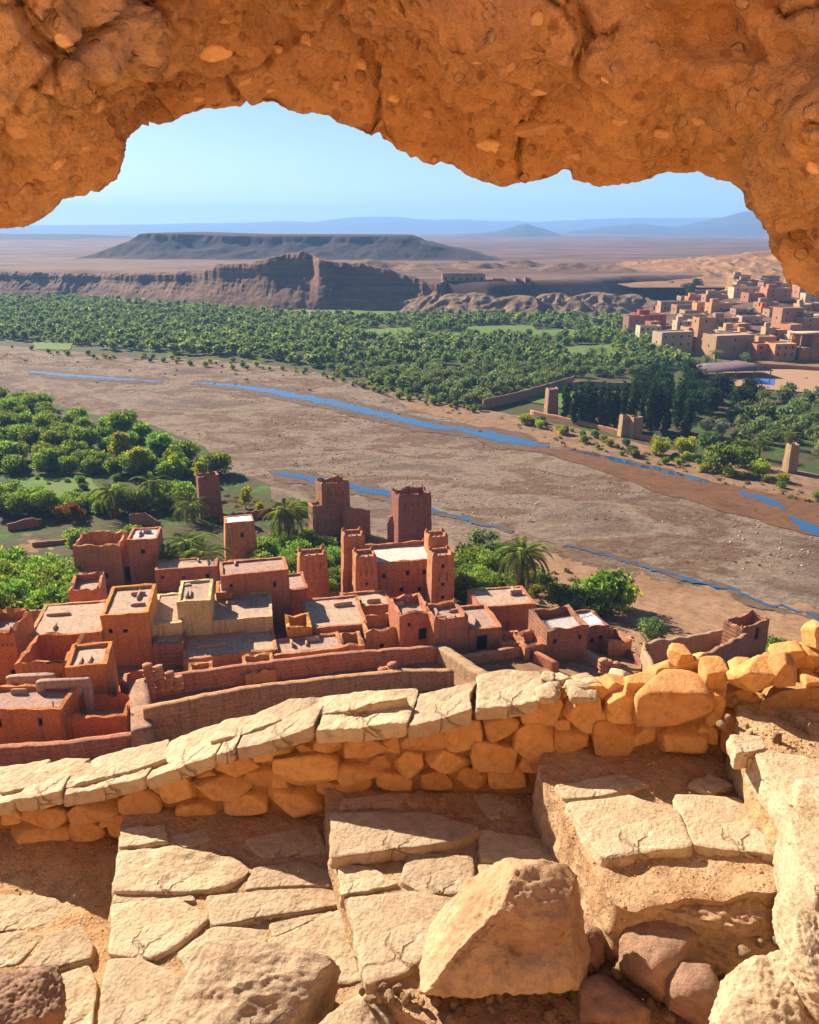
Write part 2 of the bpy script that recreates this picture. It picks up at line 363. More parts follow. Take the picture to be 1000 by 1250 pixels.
def patch(name, x0, x1, y0, y1, nx, ny, fn, mat, smooth=True):
    x, y = np.meshgrid(np.linspace(x0, x1, nx), np.linspace(y0, y1, ny), indexing='ij')
    z = fn(x, y); me = mesh_np(name, np.stack([x, y, z], -1).reshape(-1, 3), grid_quads(nx, ny), smooth=smooth)
    return struct(link(name, me, mat))
def flat3(x, y, k): return np.stack([x.ravel()*k, y.ravel()*k, 0*x.ravel()], 1)
def f_mesa(x, y):
    n = fbm(flat3(x, y, .012), 4, .55).reshape(x.shape); g = fbm(flat3(x, y, .03), 4, .55, True).reshape(x.shape)
    yf = 1165+.0*x+n*35+np.interp(x, [-480, -330, 100], [60, 0, -30])
    d = np.minimum(np.minimum((y-yf), (x+478+n*30)*.9), np.minimum((130-x+n*30)*.55, 1640-y))
    t = np.clip(d/85, -.3, 1); prof = np.interp(t, [-.3, 0, .15, .72, .84, 1], [-.25, 0, .09, .68, .97, 1.0])
    top = np.interp(x, [-480, -420, -380, -330, -250, 60, 130], [.7, 1.0, 1.03, 1.0, .92, .9, .72])
    return -41.5+33.5*prof*top+(g-.2)*1.6*sst(t, .05, .3)*(1-sst(t, .75, .95))
patch('mesa_hill', -620, 330, 1050, 1660, 420, 200, f_mesa, M_MESA)
def f_knolls(x, y):
    n = fbm(flat3(x, y, .02), 4).reshape(x.shape); e = sst(np.minimum(np.minimum(x+210, 260-x), np.minimum(y-800, 1040-y)), 0, 70)
    return -45+e*(5+n*16)
patch('knoll_hill', -210, 260, 800, 1040, 130, 90, f_knolls, M_BAD)
def f_mounds(x, y):
    z = np.full(x.shape, -66.0); pp = flat3(x, y, 1)
    wx_ = x+fbm(pp*.05, 4).reshape(x.shape)*16; wy_ = y+fbm(pp*.05+9, 4).reshape(x.shape)*16
    for (a, b, r_, h_) in ((48, 655, 50, 20), (84, 640, 46, 19), (112, 652, 44, 20), (150, 672, 44, 19), (20, 672, 40, 18), (185, 690, 40, 15)):
        d_ = np.hypot(wx_-a, wy_-b)/r_; th = np.arctan2(wy_-b, wx_-a); g_ = .5+.5*np.sin(th*9+a+3*fbm(pp*.03+a, 2).reshape(x.shape))
        z = np.maximum(z, -63.5+h_*np.clip(1-d_**1.6, -.2, 1)*.8-g_*2.6*sst(d_, .05, .45)*(1-sst(d_, .75, 1)))
    return z+fbm(pp*.12, 3).reshape(x.shape)*.6
M_PALE = cliff_mat('pale_badland', (.14, .085, .05), (.19, .12, .07), (.235, .155, .095), .3)
patch('badland_hill', -30, 235, 595, 740, 300, 170, f_mounds, M_PALE)
def f_right(x, y):
    n = fbm(flat3(x, y, .01), 3).reshape(x.shape); g = fbm(flat3(x*1.0, y*.45, .05), 5, .55, True).reshape(x.shape)
    yc = 880+.1*x; r = 1-np.abs(y-yc)/np.where(y < yc, 170, 260)
    ht = np.interp(x, [180, 260, 330, 420, 520, 640, 760], [0, 6, 15, 22, 20, 24, 10])
    return -46+np.maximum(-2, ht*np.clip(r, 0, 1)**1.0*(1+n*.35)+(g-.1)*6*sst(r, .02, .4)*(1-sst(r, .75, 1)*.6)*sst(ht, 0, 10))
patch('ridge_hill', 180, 760, 690, 1150, 340, 220, f_right, M_RIDGE, False)
def mountain(name, D, pts, mat, rough=.35, thick=.22):
    xs = np.array([p[0] for p in pts]); ys = np.array([p[1] for p in pts])
    def fn(x, y):
        px = 500+x/y*1000*.985*1.0; cr = np.interp(px, xs, ys); top = (278-cr)/1000*D*1.25+41
        n = fbm(flat3(x, y, 8.0/D), 6, .6, True).reshape(x.shape)
        r = 1-np.abs(y-D)/(D*thick); return -43+np.maximum(-4, top*np.clip(r, 0, 1)**.9*(1+(n-.45)*rough*2.0*(1-.35*sst(r, .8, 1))))
    k = 1+thick
    patch(name, (xs[0]-500)/1000*D, (xs[-1]-500)/1000*D*1.06, D*(1-thick*1.02), D*(1+thick*1.02), 420, 60, fn, mat)
mountain('mountain', 3300, [(-80, 282), (-20, 281.5), (60, 283), (120, 283), (180, 285), (260, 300)], M_MTN, .2, .16)
mountain('mountain', 5200, [(500, 293), (545, 284), (575, 283), (600, 281), (632, 275), (655, 279), (690, 288), (740, 292), (800, 300)], M_MTN)
mountain('mountain', 6800, [(620, 292), (690, 280), (720, 277), (760, 275), (800, 278), (850, 271), (880, 265), (905, 261), (935, 267), (1000, 265), (1060, 275)], M_MTN)
mountain('mountain', 11000, [(-80, 277), (60, 276), (220, 275), (310, 273.5), (350, 272.5), (390, 273.5), (440, 269.5), (490, 269), (530, 271), (570, 271), (640, 273), (700, 270), (780, 270), (850, 270), (930, 268), (1060, 270)], M_MTN, .2)
# the air
bm = bmesh.new(); bmesh.ops.create_cube(bm, size=1)
for v_ in bm.verts:
    v_.co = (v_.co.x*30000, v_.co.y*30000, -70 if v_.co.z < 0 else 330)
me = bpy.data.meshes.new('haze'); bm.to_mesh(me); bm.free()
m = NT('haze_air'); pv = m.n('ShaderNodeVolumePrincipled'); pv.inputs['Color'].default_value = (.3, .55, 1, 1); pv.inputs['Density'].default_value = 1.45e-4
pv.inputs['Anisotropy'].default_value = .1
m.l(pv.outputs[0], m.out.inputs['Volume'])
HAZE = stuff(link('haze', me, m.m))
# ------------------------------------------------------------------ near stonework: arch, low wall, steps, boulders
M_ARCH = rock_mat('arch_rock', [(.28, (.55, .275, .11)), (.45, (.73, .385, .155)), (.6, (.79, .46, .2)), (.75, (.73, .45, .27))], 2.2, 1.0, .035, .2, (.27, .1, .04), .45, 45, 34, (.6, .36, .25))
M_PEB = rock_mat('arch_pebble', [(.3, (.58, .31, .15)), (.5, (.68, .4, .2)), (.7, (.6, .32, .15))], 6, .5, .012, .5, (.3, .15, .08), .3, 60)
M_STONE = rock_mat('wall_stone', [(.28, (.42, .185, .06)), (.45, (.55, .265, .09)), (.62, (.6, .32, .12)), (.78, (.48, .24, .1))], 3.2, .7, .02, .3, (.25, .12, .05), .45, 60, 0, (.45, .27, .15))  # same rock as the slabs; orange of the shaded faces mixed into its colour
M_SLAB = rock_mat('slab_stone', [(.28, (.38, .245, .14)), (.45, (.5, .36, .22)), (.6, (.56, .43, .28)), (.76, (.43, .29, .17))], 2.6, 1.0, .022, .28, (.22, .11, .055), .4, 70, 0, (.46, .27, .16), 4.2)  # paler for bleached dust and for the sunlit tops, both put into the colour
M_BOULD = rock_mat('boulder_stone', [(.28, (.32, .175, .095)), (.45, (.46, .275, .15)), (.6, (.55, .37, .21)), (.75, (.4, .225, .125))], 2.4, .9, .03, .2, (.28, .14, .08), .5, 50)
M_DARKB = rock_mat('dusky_boulder_stone', [(.28, (.2, .11, .075)), (.5, (.3, .175, .115)), (.7, (.37, .225, .15))], 2.6, .8, .025, .25, (.2, .1, .06), .5, 50)
M_DIRT = rock_mat('path_dirt', [(.28, (.34, .165, .075)), (.5, (.48, .27, .13)), (.7, (.55, .34, .18))], 2.5, .9, .02, .0, (.26, .12, .06), .5, 90, 60)
M_MORTAR = rock_mat('wall_mortar', [(.28, (.3, .14, .06)), (.5, (.42, .215, .09)), (.7, (.46, .25, .11))], 4, .9, .02, .0, (.2, .09, .04), .6, 80)

def rock_mesh(name, size, seed, sub=4, power=.55, cuts=7, amp=.06, fr=2.2, cut_lo=.62, fine=.012, keep=None, dents=()):
    """an angular stone: a boxy ball cut by random planes, then roughened"""
    rr = np.random.RandomState(seed)
    bm = bmesh.new(); bmesh.ops.create_icosphere(bm, subdivisions=sub, radius=1)
    v = np.array([x.co[:] for x in bm.verts]); f = np.array([[a.index for a in x.verts] for x in bm.faces]); bm.free()
    v = v/((np.abs(v)**(2/power)).sum(1)**(power/2))[:, None]
    nrm = rr.normal(size=(cuts, 3)); nrm /= np.linalg.norm(nrm, axis=1)[:, None]; ds = rr.uniform(cut_lo, .98, cuts)
    if keep is not None:
        for kn, kd in keep:
            nrm = np.vstack([nrm, np.array(kn)/np.linalg.norm(kn)]); ds = np.append(ds, kd)
    for n_, d_ in zip(nrm, ds):
        e = np.maximum(0, v@n_-d_); v = v-e[:, None]*n_*.93
    for dd, dr, dp in dents:
        dd = np.array(dd)/np.linalg.norm(dd); g_ = np.exp(-np.maximum(0, (1-(v/np.linalg.norm(v, axis=1)[:, None])@dd))/dr); v = v-dd*(g_*dp*(1+.5*fbm(v*3, 3)))[:, None]
    s = np.asarray(size, float)/2; off = rr.uniform(-50, 50, 3)
    nn = v/np.linalg.norm(v, axis=1)[:, None]
    p = v*s; L = s.mean()
    a = fbm(v*fr*.5+off, 4, .55)*amp+fbm(v*fr*2.2+off, 4, .6)*amp*.35+fbm(v*fr*5+off, 5, .62)*fine*.8-np.clip(.34-worley(v*fr*4.2+off)[0], 0, 1)*fine*.5*(fbm(v*2+off, 2) > .05)
    p = p+nn*(a*L)[:, None]*1.6
    return mesh_np(name, p, tris=f, smooth=True)
def slab_mesh(name, pts, th, seed, n=72, rings=12, amp=.006, edge=.012, sides=6, hole=0):
    """a roughly flat stone plate from its corners (3-D), th thick; returns mesh and centre"""
    rr = np.random.RandomState(seed); pts = np.asarray(pts, float); cl = np.vstack([pts, pts[:1]])
    L = np.concatenate([[0], np.cumsum(np.linalg.norm(np.diff(cl, axis=0), axis=1))]); t = np.linspace(0, L[-1], n, endpoint=False)
    o = np.stack([np.interp(t, L, cl[:, k]) for k in range(3)], 1)
    for _ in range(2): o = (np.roll(o, 1, 0)+3*o+np.roll(o, -1, 0))/5
    c = o.mean(0); out = o-c; out[:, 2] = 0; un = out/np.maximum(1e-6, np.linalg.norm(out, axis=1))[:, None]
    off = rr.uniform(-50, 50, 3)
    o = o+un*(fbm(o*9+off, 4, .6)*edge)[:, None]
    V = []; ks = np.concatenate([np.linspace(.02, .93, rings-2), [.975, 1.0]])
    for k in ks: V.append(c+(o-c)*k+np.array((0, 0, 0 if k < .95 else (-.001 if k < .99 else -.003))))
    for j in range(0, sides+1):
        d = j/sides; q_ = o.copy(); q_[:, 2] -= .004+d*th
        b = fbm(np.stack([o[:, 0]*14, o[:, 1]*14, q_[:, 2]*22], 1)+off, 3, .6)*edge*1.1
        V.append(q_+un*((b+.004*math.sin(d*3.0))*min(1, d*3))[:, None])
    V = np.array(V); m = len(V); Vf = V.reshape(-1, 3)
    wt = np.concatenate([np.ones(rings), np.linspace(1, .1, sides+1)]).repeat(n)
    Vf[:, 2] += (fbm(Vf*6+off, 4, .55)*amp*1.5+fbm(Vf*28+off, 3, .6)*amp*.5)*wt
    i = np.array([a_ for a_ in range(m-1) if a_ != rings-1])[:, None]; j = np.arange(n)[None]; j2 = (j+1) % n
    q = np.stack([i*n+j, (i+1)*n+j, (i+1)*n+j2, i*n+j2], -1).reshape(-1, 4)
    ce = len(Vf); Vf = np.vstack([Vf, V[0].mean(0)[None]])
    tr = np.stack([np.full(n, ce), np.arange(n), (np.arange(n)+1) % n], 1)
    return mesh_np(name, Vf-c, q, tr, smooth=True), c

# ---- arch
tE = [(-900, 900), (-760, 620), (-560, 470), (-330, 400), (-120, 325), (0, 283), (40, 268), (90, 240), (130, 222), (145, 205), (150, 180), (157, 155), (170, 145), (215, 143), (260, 143), (300, 140), (335, 134), (360, 138), (400, 147), (430, 160), (450, 175), (480, 185), (520, 195), (560, 208), (590, 218), (620, 222), (650, 215), (690, 212), (700, 221), (740, 220), (790, 214), (840, 210), (870, 212), (885, 225), (900, 245), (920, 270), (945, 288), (952, 312), (968, 335), (990, 350), (1060, 400), (1180, 560), (1250, 800), (1290, 1000)]
tL = [(-1100, 700), (-900, 420), (-500, 260), (-100, 165), (0, 135), (60, 118), (110, 100), (150, 85), (178, 55), (197, 12), (225, -25), (300, -60), (400, -60), (455, -12), (490, 28), (520, 48), (560, 82), (620, 92), (700, 72), (760, 84), (830, 80), (870, 100), (920, 116), (960, 128), (985, 162), (1030, 190), (1200, 330), (1350, 560), (1450, 900)]
E_ = np.array(tE, float); ds = np.concatenate([[0], np.cumsum(np.linalg.norm(np.diff(E_, axis=0), axis=1))])
NU = 760
tt = np.interp(np.linspace(0, 1, NU), [0, .16, .9, 1], [0, ds[4], ds[-4], ds[-1]])
ex = np.interp(tt, ds, E_[:, 0]); ey = np.interp(tt, ds, E_[:, 1])
Lp = np.array(tL, float); dl = np.concatenate([[0], np.cumsum(np.linalg.norm(np.diff(Lp, axis=0), axis=1))])
# ledge position: by x along the middle, by length along the two piers
fx = np.array([-900, -560, -120, 0, 150, 170, 430, 620, 840, 900, 950, 1060, 1290]); fe = np.interp([-900, -560, -120, 0, 150, 172, 430, 620, 840, 900, 950, 1060, 1290], E_[:, 0], ds)
fl = np.interp([-1100, -760, -130, 0, 120, 175, 440, 600, 850, 935, 985, 1150, 1450], Lp[:, 0], dl)
lt = np.interp(tt, fe, fl); lx = np.interp(lt, dl, Lp[:, 0]); ly = np.interp(lt, dl, Lp[:, 1])
for _ in range(5):
    lx[1:-1] = (lx[:-2]+2*lx[1:-1]+lx[2:])/4; ly[1:-1] = (ly[:-2]+2*ly[1:-1]+ly[2:])/4
cxp, cyp = 480, 900
ox, oy = cxp+(lx-cxp)*1.25, np.minimum(ly-330, cyp+(ly-cyp)*1.3)
dE = np.interp(ex, [-900, -200, 0, 140, 180, 600, 850, 960, 1290], [1.7, 1.62, 1.6, 1.62, 1.78, 1.78, 1.72, 1.6, 1.5]); dL = dE-.42; dO = dL-.10
def pr(x, y, d):
    a, v_ = (x-500)/1000, (625-y)/1000; k = d/(CP+SP*v_); return np.stack([a*k, 0*k+d, (-SP+CP*v_)*k], -1)
PO, PL, PE = pr(ox, oy, dO), pr(lx, ly, dL), pr(ex, ey, dE)
tx, ty = np.gradient(ex), np.gradient(ey); ln = np.hypot(tx, ty); nx_, ny_ = ty/ln, -tx/ln
for _ in range(12):
    nx_[1:-1] = (nx_[:-2]+2*nx_[1:-1]+nx_[2:])/4; ny_[1:-1] = (ny_[:-2]+2*ny_[1:-1]+ny_[2:])/4
PB = pr(ex+nx_*60, ey+ny_*60, dE+.22); PC = pr(ex+nx_*300, ey+ny_*300-120, dE+.34)
rows = []
for k in np.linspace(0, 1, 70): rows.append(PO+(PL-PO)*k)
for k in np.linspace(0, 1, 150)[1:]:
    p = PL+(PE-PL)*k; b = math.sin(k*math.pi); p = p.copy(); p[:, 1] += .07*b; p[:, 2] += .035*b; rows.append(p)
for k in np.linspace(0, 1, 26)[1:]: rows.append(PE+(PB-PE)*k)
for k in np.linspace(0, 1, 30)[1:]: rows.append(PB+(PC-PB)*k)
V = np.array(rows).transpose(1, 0, 2); NV = V.shape[1]
for _ in range(2): V[:, 1:-1] = (V[:, :-2]+2*V[:, 1:-1]+V[:, 2:])/4
du = np.gradient(V, axis=0); dv = np.gradient(V, axis=1); N = np.cross(dv, du); N /= np.maximum(1e-9, np.linalg.norm(N, axis=2))[..., None]
P = V.reshape(-1, 3); Nf = N.reshape(-1, 3)
if (Nf[NV*300+30]@np.array((0, -1, 0))) < 0: Nf = -Nf
wob = np.stack([fbm(P*3+k*31, 3) for k in range(3)], 1)
h = fbm(P*1.7+5, 4, .5)*.07+fbm(P*5+9, 5, .6)*.035
f1, f2 = worley((P+wob*.08)*np.array((4.2, 4.2, 5.5))); h += (np.minimum(f2-f1, .35)-.2)*.09       # blocky masses
f1b, f2b = worley((P+wob*.03)*15+7); pe = np.clip(.52-f1b, 0, 1)*(fbm(P*2.2+40, 2) > -.12); h += pe*.035
h += fbm(P*22, 4, .65)*.014; f1c, _f = worley(P*38+3); h += np.clip(.45-f1c, 0, 1)*.012
gq = worley((P+wob*.12)*3.1+21); h -= np.clip(.055-(gq[1]-gq[0]), 0, 1)*.65*(fbm(P*1.6+3, 2) > -.1)
gq = worley((P+wob*.06)*8.5+2); h -= np.clip(.06-(gq[1]-gq[0]), 0, 1)*.35*(fbm(P*3+13, 2) > .0)
h += fbm(P*11+4, 5, .68)*.022+fbm(P*45, 3, .6)*.006; _f = worley(P*24+wob*.2); h += np.clip(.34-_f[0], 0, 1)*.035*(perlin(np.floor(P*24)*7.7) > -.05); f1d = worley(P*70)[0]; h -= np.clip(.33-f1d, 0, 1)*.02
kk = np.abs(np.arange(NV)-218)[None].repeat(NU, 0).ravel(); h = (h-.008)*(1-.45*np.exp(-(kk/26.)**2))
P2 = P+Nf*h[:, None]
arch = thing('rock_arch', 'rough orange rock arch framing the view over the valley', 'rock arch', (0, 0, 0))
arch_me = mesh_np('rock_mass', P2, grid_quads(NU, NV), smooth=True)
arch_o = link('rock_mass', arch_me, M_ARCH, arch)
def arch_stone(px, py, wpx, hpx, seed, mat=M_PEB, rot=0, out=.25):
    gx, gy = px_of(P2.reshape(NU, NV, 3)[:, :218].reshape(-1, 3)); k = int(np.argmin((gx-px)**2+(gy-py)**2)); u_, v_ = k//218, k % 218
    p = P2[u_*NV+v_]; n = Nf[u_*NV+v_]; d = p[1]*CP-p[2]*SP
    me = rock_mesh('stone', (wpx*d/1000, hpx*d/1000, min(wpx, hpx)*d/1000*.8), seed, 3, .7, 8, .05, 2, .6)
    z = Vector(n); zq = z.to_track_quat('Z', 'Y').to_matrix(); xa = Vector((math.cos(rot), 0, -math.sin(rot))); xa = (xa-z*xa.dot(z)).normalized()
    M3 = Matrix((xa, z.cross(xa), z)).transposed()
    link('stone', me, mat, arch, p+n*(out-.42)*min(wpx, hpx)*d/1000, rot=M3.to_euler())
for k, a in enumerate([(210, 84, 56, 24, .15), (27, 160, 36, 36, 0), (12, 138, 22, 40, .3), (45, 135, 30, 34, -.5), (682, 103, 42, 20, 0), (80, 50, 22, 18, 0), (205, 40, 24, 26, .5), (270, 22, 50, 26, .1), (150, 92, 30, 20, -.4),
                       (262, 66, 42, 30, -.4), (378, 52, 22, 18, .3), (440, 80, 16, 14, 0), (300, 100, 22, 16, .3), (660, 112, 26, 18, .2), (720, 130, 18, 16, .4), (550, 96, 18, 12, 0), (580, 72, 26, 22, 0), (620, 80, 20, 14, .3), (760, 150, 26, 14, .1),
                       (664, 160, 70, 24, -.3), (600, 178, 50, 18, .1), (520, 140, 16, 14, 0), (700, 190, 22, 18, .3), (655, 22, 18, 16, 0), (810, 165, 24, 16, .2), (852, 150, 20, 14, -.2), (120, 130, 24, 18, -.6), (70, 200, 28, 20, -.6), (30, 235, 24, 16, -.5), (105, 180, 22, 14, -.5),
                       (740, 100, 16, 12, 0), (480, 120, 16, 12, 0), (410, 105, 14, 12, 0), (340, 60, 16, 12, .4), (880, 190, 24, 14, .4), (930, 200, 22, 16, .3), (960, 230, 20, 14, .2), (990, 205, 26, 16, .1), (985, 270, 34, 22, .1), (240, 120, 16, 12, .1), (330, 110, 14, 10, 0)]):
    arch_stone(a[0], a[1], a[2], a[3], 300+k, M_PEB, a[4])
# the loose block under the arch's pier
blk = rock_mesh('block', (.30, .26, .15), 77, 5, .5, 10, .09, 2.2, .58, .05)
link('block', blk, M_ARCH, arch, aty(1035, 322, 1.56), rot=(.1, .3, .1))

# ---- ground of the terraces
LV = {1: -2.50, 2: -2.28, 3: -2.12, 4: -1.88, 5: -1.66}
def wallpt(px, py, off=0.0):
    d = ray(px, py); t = (2.72+off)/(d[1]+.09*d[0]); return d*t
def f_terr(x, y):
    q3 = np.stack([x.ravel(), y.ravel(), 0*x.ravel()], 1)
    z = -2.53+fbm(q3*3, 4).reshape(x.shape)*.03+fbm(q3*14, 4, .6).reshape(x.shape)*.012
    z = z+.10*sst(y, 2.55, 2.85)*sst(-x, -.2, .6)*.6
    return z
terr = patch('path_and_fill_ground', -3.2, 2.6, .9, 3.35, 330, 170, f_terr, M_DIRT)
M_FILL_SLOPE = rock_mat('fill_slope_earth', [(.28, (.5, .29, .14)), (.5, (.62, .38, .19)), (.7, (.68, .43, .23))], 1.2, .9, .03, .0)  # pale orange chosen to warm the bounce from the added slope
rear = patch('path_and_fill_ground', -6, 6, -9, 1.0, 60, 60, lambda x, y: -2.52+sst(-y, 2.0, 7)*7.0+fbm(flat3(x, y, .8), 4).reshape(x.shape)*.2, M_FILL_SLOPE)  # unseen slope behind the camera, added and raised to bounce fill onto arch
M_STEP = rock_mat('step_earth', [(.28, (.36, .21, .1)), (.5, (.48, .31, .165)), (.7, (.53, .37, .21))], 3, 1.0, .02, .0, (.3, .15, .07), .5, 80, 55)
def landing(pts, z, th, seed, name='stone_step', mat=None):
    me, c = slab_mesh(name, [at(x, y, z) for x, y in pts], th, seed, 190, 34, .012, .03, 14)
    return struct(link(name, me, mat or M_STEP, loc=c))
S1 = struct(link('stone_step', slab_mesh('stone_step', [at(x, y, LV[1]-.06) for x, y in [(-90, 1080), (60, 1070), (136, 1090), (118, 1310), (-90, 1310)]], .1, 20, 120, 20, .01, .02, 4)[0], M_STEP, loc=slab_mesh('t', [at(x, y, LV[1]-.045) for x, y in [(-90, 1080), (60, 1070), (136, 1090), (118, 1310), (-90, 1310)]], .1, 20, 120, 20, .01, .02, 4)[1]))
S2 = landing([(150, 1003), (137, 1100), (128, 1190), (118, 1300), (520, 1300), (470, 1200), (420, 1080), (400, 985), (400, 940), (160, 955)], LV[2]-.014, .34, 21)
S3 = landing([(396, 975), (410, 1060), (428, 1110), (462, 1185), (488, 1235), (640, 1300), (960, 1300), (900, 1160), (795, 1110), (740, 1050), (690, 985), (670, 920), (400, 930)], LV[3]-.014, .3, 22)
S4 = landing([(660, 945), (690, 1010), (725, 1062), (748, 1105), (775, 1112), (860, 1095), (960, 1085), (1010, 1040), (960, 960), (900, 880), (660, 900)], LV[4]-.016, .3, 23)
S5 = landing([(902, 885), (925, 930), (955, 985), (985, 1060), (1010, 1100), (1260, 1120), (1300, 830), (1040, 800), (890, 830)], LV[5]-.02, .34, 24)
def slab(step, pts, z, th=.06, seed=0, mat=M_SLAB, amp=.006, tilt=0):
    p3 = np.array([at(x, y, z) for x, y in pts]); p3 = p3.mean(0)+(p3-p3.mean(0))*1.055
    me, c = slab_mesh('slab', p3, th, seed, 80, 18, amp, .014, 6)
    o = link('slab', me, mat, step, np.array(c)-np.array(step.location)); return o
z = LV[1]
for k, (p, dz, am) in enumerate([([(-40, 1098), (20, 1088), (66, 1096), (84, 1112), (50, 1128), (-30, 1140)], .0, .01), ([(28, 1180), (62, 1142), (96, 1128), (112, 1150), (108, 1168), (66, 1180)], .012, .007), ([(-40, 1150), (30, 1136), (52, 1140), (20, 1176), (-40, 1190)], .0, .01),
        ([(74, 1190), (108, 1180), (118, 1200), (112, 1260), (66, 1270)], .006, .012), ([(-40, 1200), (60, 1190), (64, 1230), (-40, 1260)], -.004, .01), ([(60, 1060), (90, 1055), (110, 1080), (70, 1088)], -.01, .008)]):
    slab(S1, p, z+dz-.02, .06, 390+k, amp=am)
z = LV[2]
for k, (p, dz, am) in enumerate([([(146, 1040), (215, 1034), (285, 1047), (302, 1062), (272, 1080), (212, 1088), (142, 1086)], .012, .014), ([(140, 1090), (233, 1092), (237, 1099), (140, 1101)], 0, .006),
        ([(138, 1104), (216, 1097), (254, 1120), (226, 1144), (182, 1170), (136, 1161)], .006, .004), ([(254, 1093), (340, 1084), (405, 1086), (414, 1104), (330, 1118), (262, 1128)], .008, .01),
        ([(312, 1060), (372, 1052), (402, 1062), (406, 1081), (345, 1081), (300, 1085)], .0, .006), ([(220, 1162), (260, 1132), (316, 1135), (324, 1150), (300, 1172), (238, 1198)], .004, .005),
        ([(328, 1148), (414, 1112), (438, 1150), (452, 1192), (400, 1200), (332, 1185)], .0, .008), ([(133, 1173), (172, 1170), (228, 1196), (218, 1226), (196, 1275), (118, 1285)], .01, .006), ([(330, 1128), (400, 1112), (408, 1114), (335, 1143)], 0, .008),
        ([(212, 1020), (245, 1012), (258, 1024), (225, 1034)], -.008, .006), ([(300, 1025), (385, 1005), (398, 1040), (320, 1046)], -.006, .008), ([(150, 1012), (200, 1005), (205, 1026), (146, 1034)], -.004, .01)]):
    slab(S2, p, z+dz, .06, 400+k, amp=am)
z = LV[3]
for k, (p, dz, am, th) in enumerate([([(408, 992), (524, 992), (584, 1010), (560, 1024), (498, 1034), (409, 1044)], .035, .005, .05), ([(502, 1038), (576, 1045), (578, 1086), (520, 1090), (490, 1074)], .004, .006, .05),
        ([(413, 1052), (448, 1056), (486, 1078), (417, 1092)], -.004, .006, .05), ([(426, 1097), (503, 1088), (562, 1099), (545, 1140), (496, 1182), (449, 1198), (436, 1140)], .012, .004, .06), ([(588, 1012), (655, 1022), (694, 1042), (700, 1054), (640, 1052), (588, 1048)], .004, .005, .05),
        ([(586, 1055), (655, 1058), (700, 1064), (718, 1090), (640, 1100), (592, 1092)], 0, .006, .05), ([(450, 1203), (492, 1188), (500, 1206), (462, 1216)], -.02, .008, .05), ([(580, 970), (640, 962), (668, 985), (600, 1000)], -.01, .008, .04), ([(420, 975), (500, 968), (510, 985), (415, 988)], -.008, .008, .04)]):
    slab(S3, p, z+dz, th, 430+k, amp=am)
z = LV[4]
for k, (p, dz, am, th) in enumerate([([(680, 958), (760, 944), (792, 957), (740, 972), (692, 974)], .0, .007, .05), ([(694, 980), (768, 972), (824, 988), (842, 1030), (736, 1046)], .02, .004, .08), ([(826, 970), (900, 974), (957, 1004), (950, 1042), (846, 1029)], .015, .004, .06),
        ([(842, 955), (865, 944), (895, 957), (866, 967)], .008, .006, .05), ([(668, 960), (686, 985), (718, 1046), (706, 1040), (676, 985)], -.05, .008, .08)]):
    slab(S4, p, z+dz, th, 450+k, amp=am)
slab(S4, [(736, 1058), (842, 1036), (948, 1052), (956, 1064), (890, 1074), (770, 1092), (752, 1085)], z-.05, .12, 470, amp=.012)
z = LV[5]
for k, (p, dz, am, th) in enumerate([([(918, 914), (975, 922), (1030, 940), (1040, 990), (965, 980), (940, 945)], .03, .008, .12), ([(960, 985), (1060, 995), (1080, 1075), (1000, 1085), (978, 1050)], .02, .01, .25), ([(893, 896), (930, 898), (935, 912), (900, 918)], .04, .006, .06)]):
    slab(S5, p, z+dz, th, 480+k, amp=am)

# ---- low wall: a thing with its stones
wall = thing('parapet_wall', 'low dry stone parapet with pale coping slabs edging the stone steps', 'stone wall')
topline = [(-90, 1000), (0, 978), (75, 968), (178, 946), (262, 918), (320, 905), (388, 888), (500, 868), (577, 858), (672, 852), (760, 862), (862, 862), (900, 868), (960, 836), (1010, 830), (1120, 830)]
bx = np.linspace(-90, 1120, 160); tyl = np.interp(bx, [p[0] for p in topline], [p[1] for p in topline]); byl = np.interp(bx, [-90, 0, 150, 400, 660, 870, 900, 1000, 1120], [1055, 1038, 1015, 978, 945, 915, 885, 850, 835])
WT = np.array([wallpt(x, y+14) for x, y in zip(bx, tyl)]); WB = np.array([wallpt(x, y) for x, y in zip(bx, byl)])
prof = []
for k in np.linspace(0, 1, 18): q_ = WB+(WT-WB)*k; q_[:, 1] += .035; prof.append(q_)
for k in np.linspace(0, 1, 10)[1:]: q_ = WT.copy(); q_[:, 1] += .035+.17*k; q_[:, 2] -= .012; prof.append(q_)
for k in (.3, .6, 1): q_ = WT.copy(); q_[:, 1] += .205; q_[:, 2] -= .9*k; prof.append(q_)
V = np.array(prof).transpose(1, 0, 2); V[:, 0, 2] -= .12; sh = V.shape; P = V.reshape(-1, 3)
P[:, 1] -= fbm(P*7, 4, .6)*.03; P[:, 2] += fbm(P*9+4, 3)*.015
link('mortar_core', mesh_np('mortar_core', P, grid_quads(sh[0], sh[1]), smooth=True), M_MORTAR, wall)
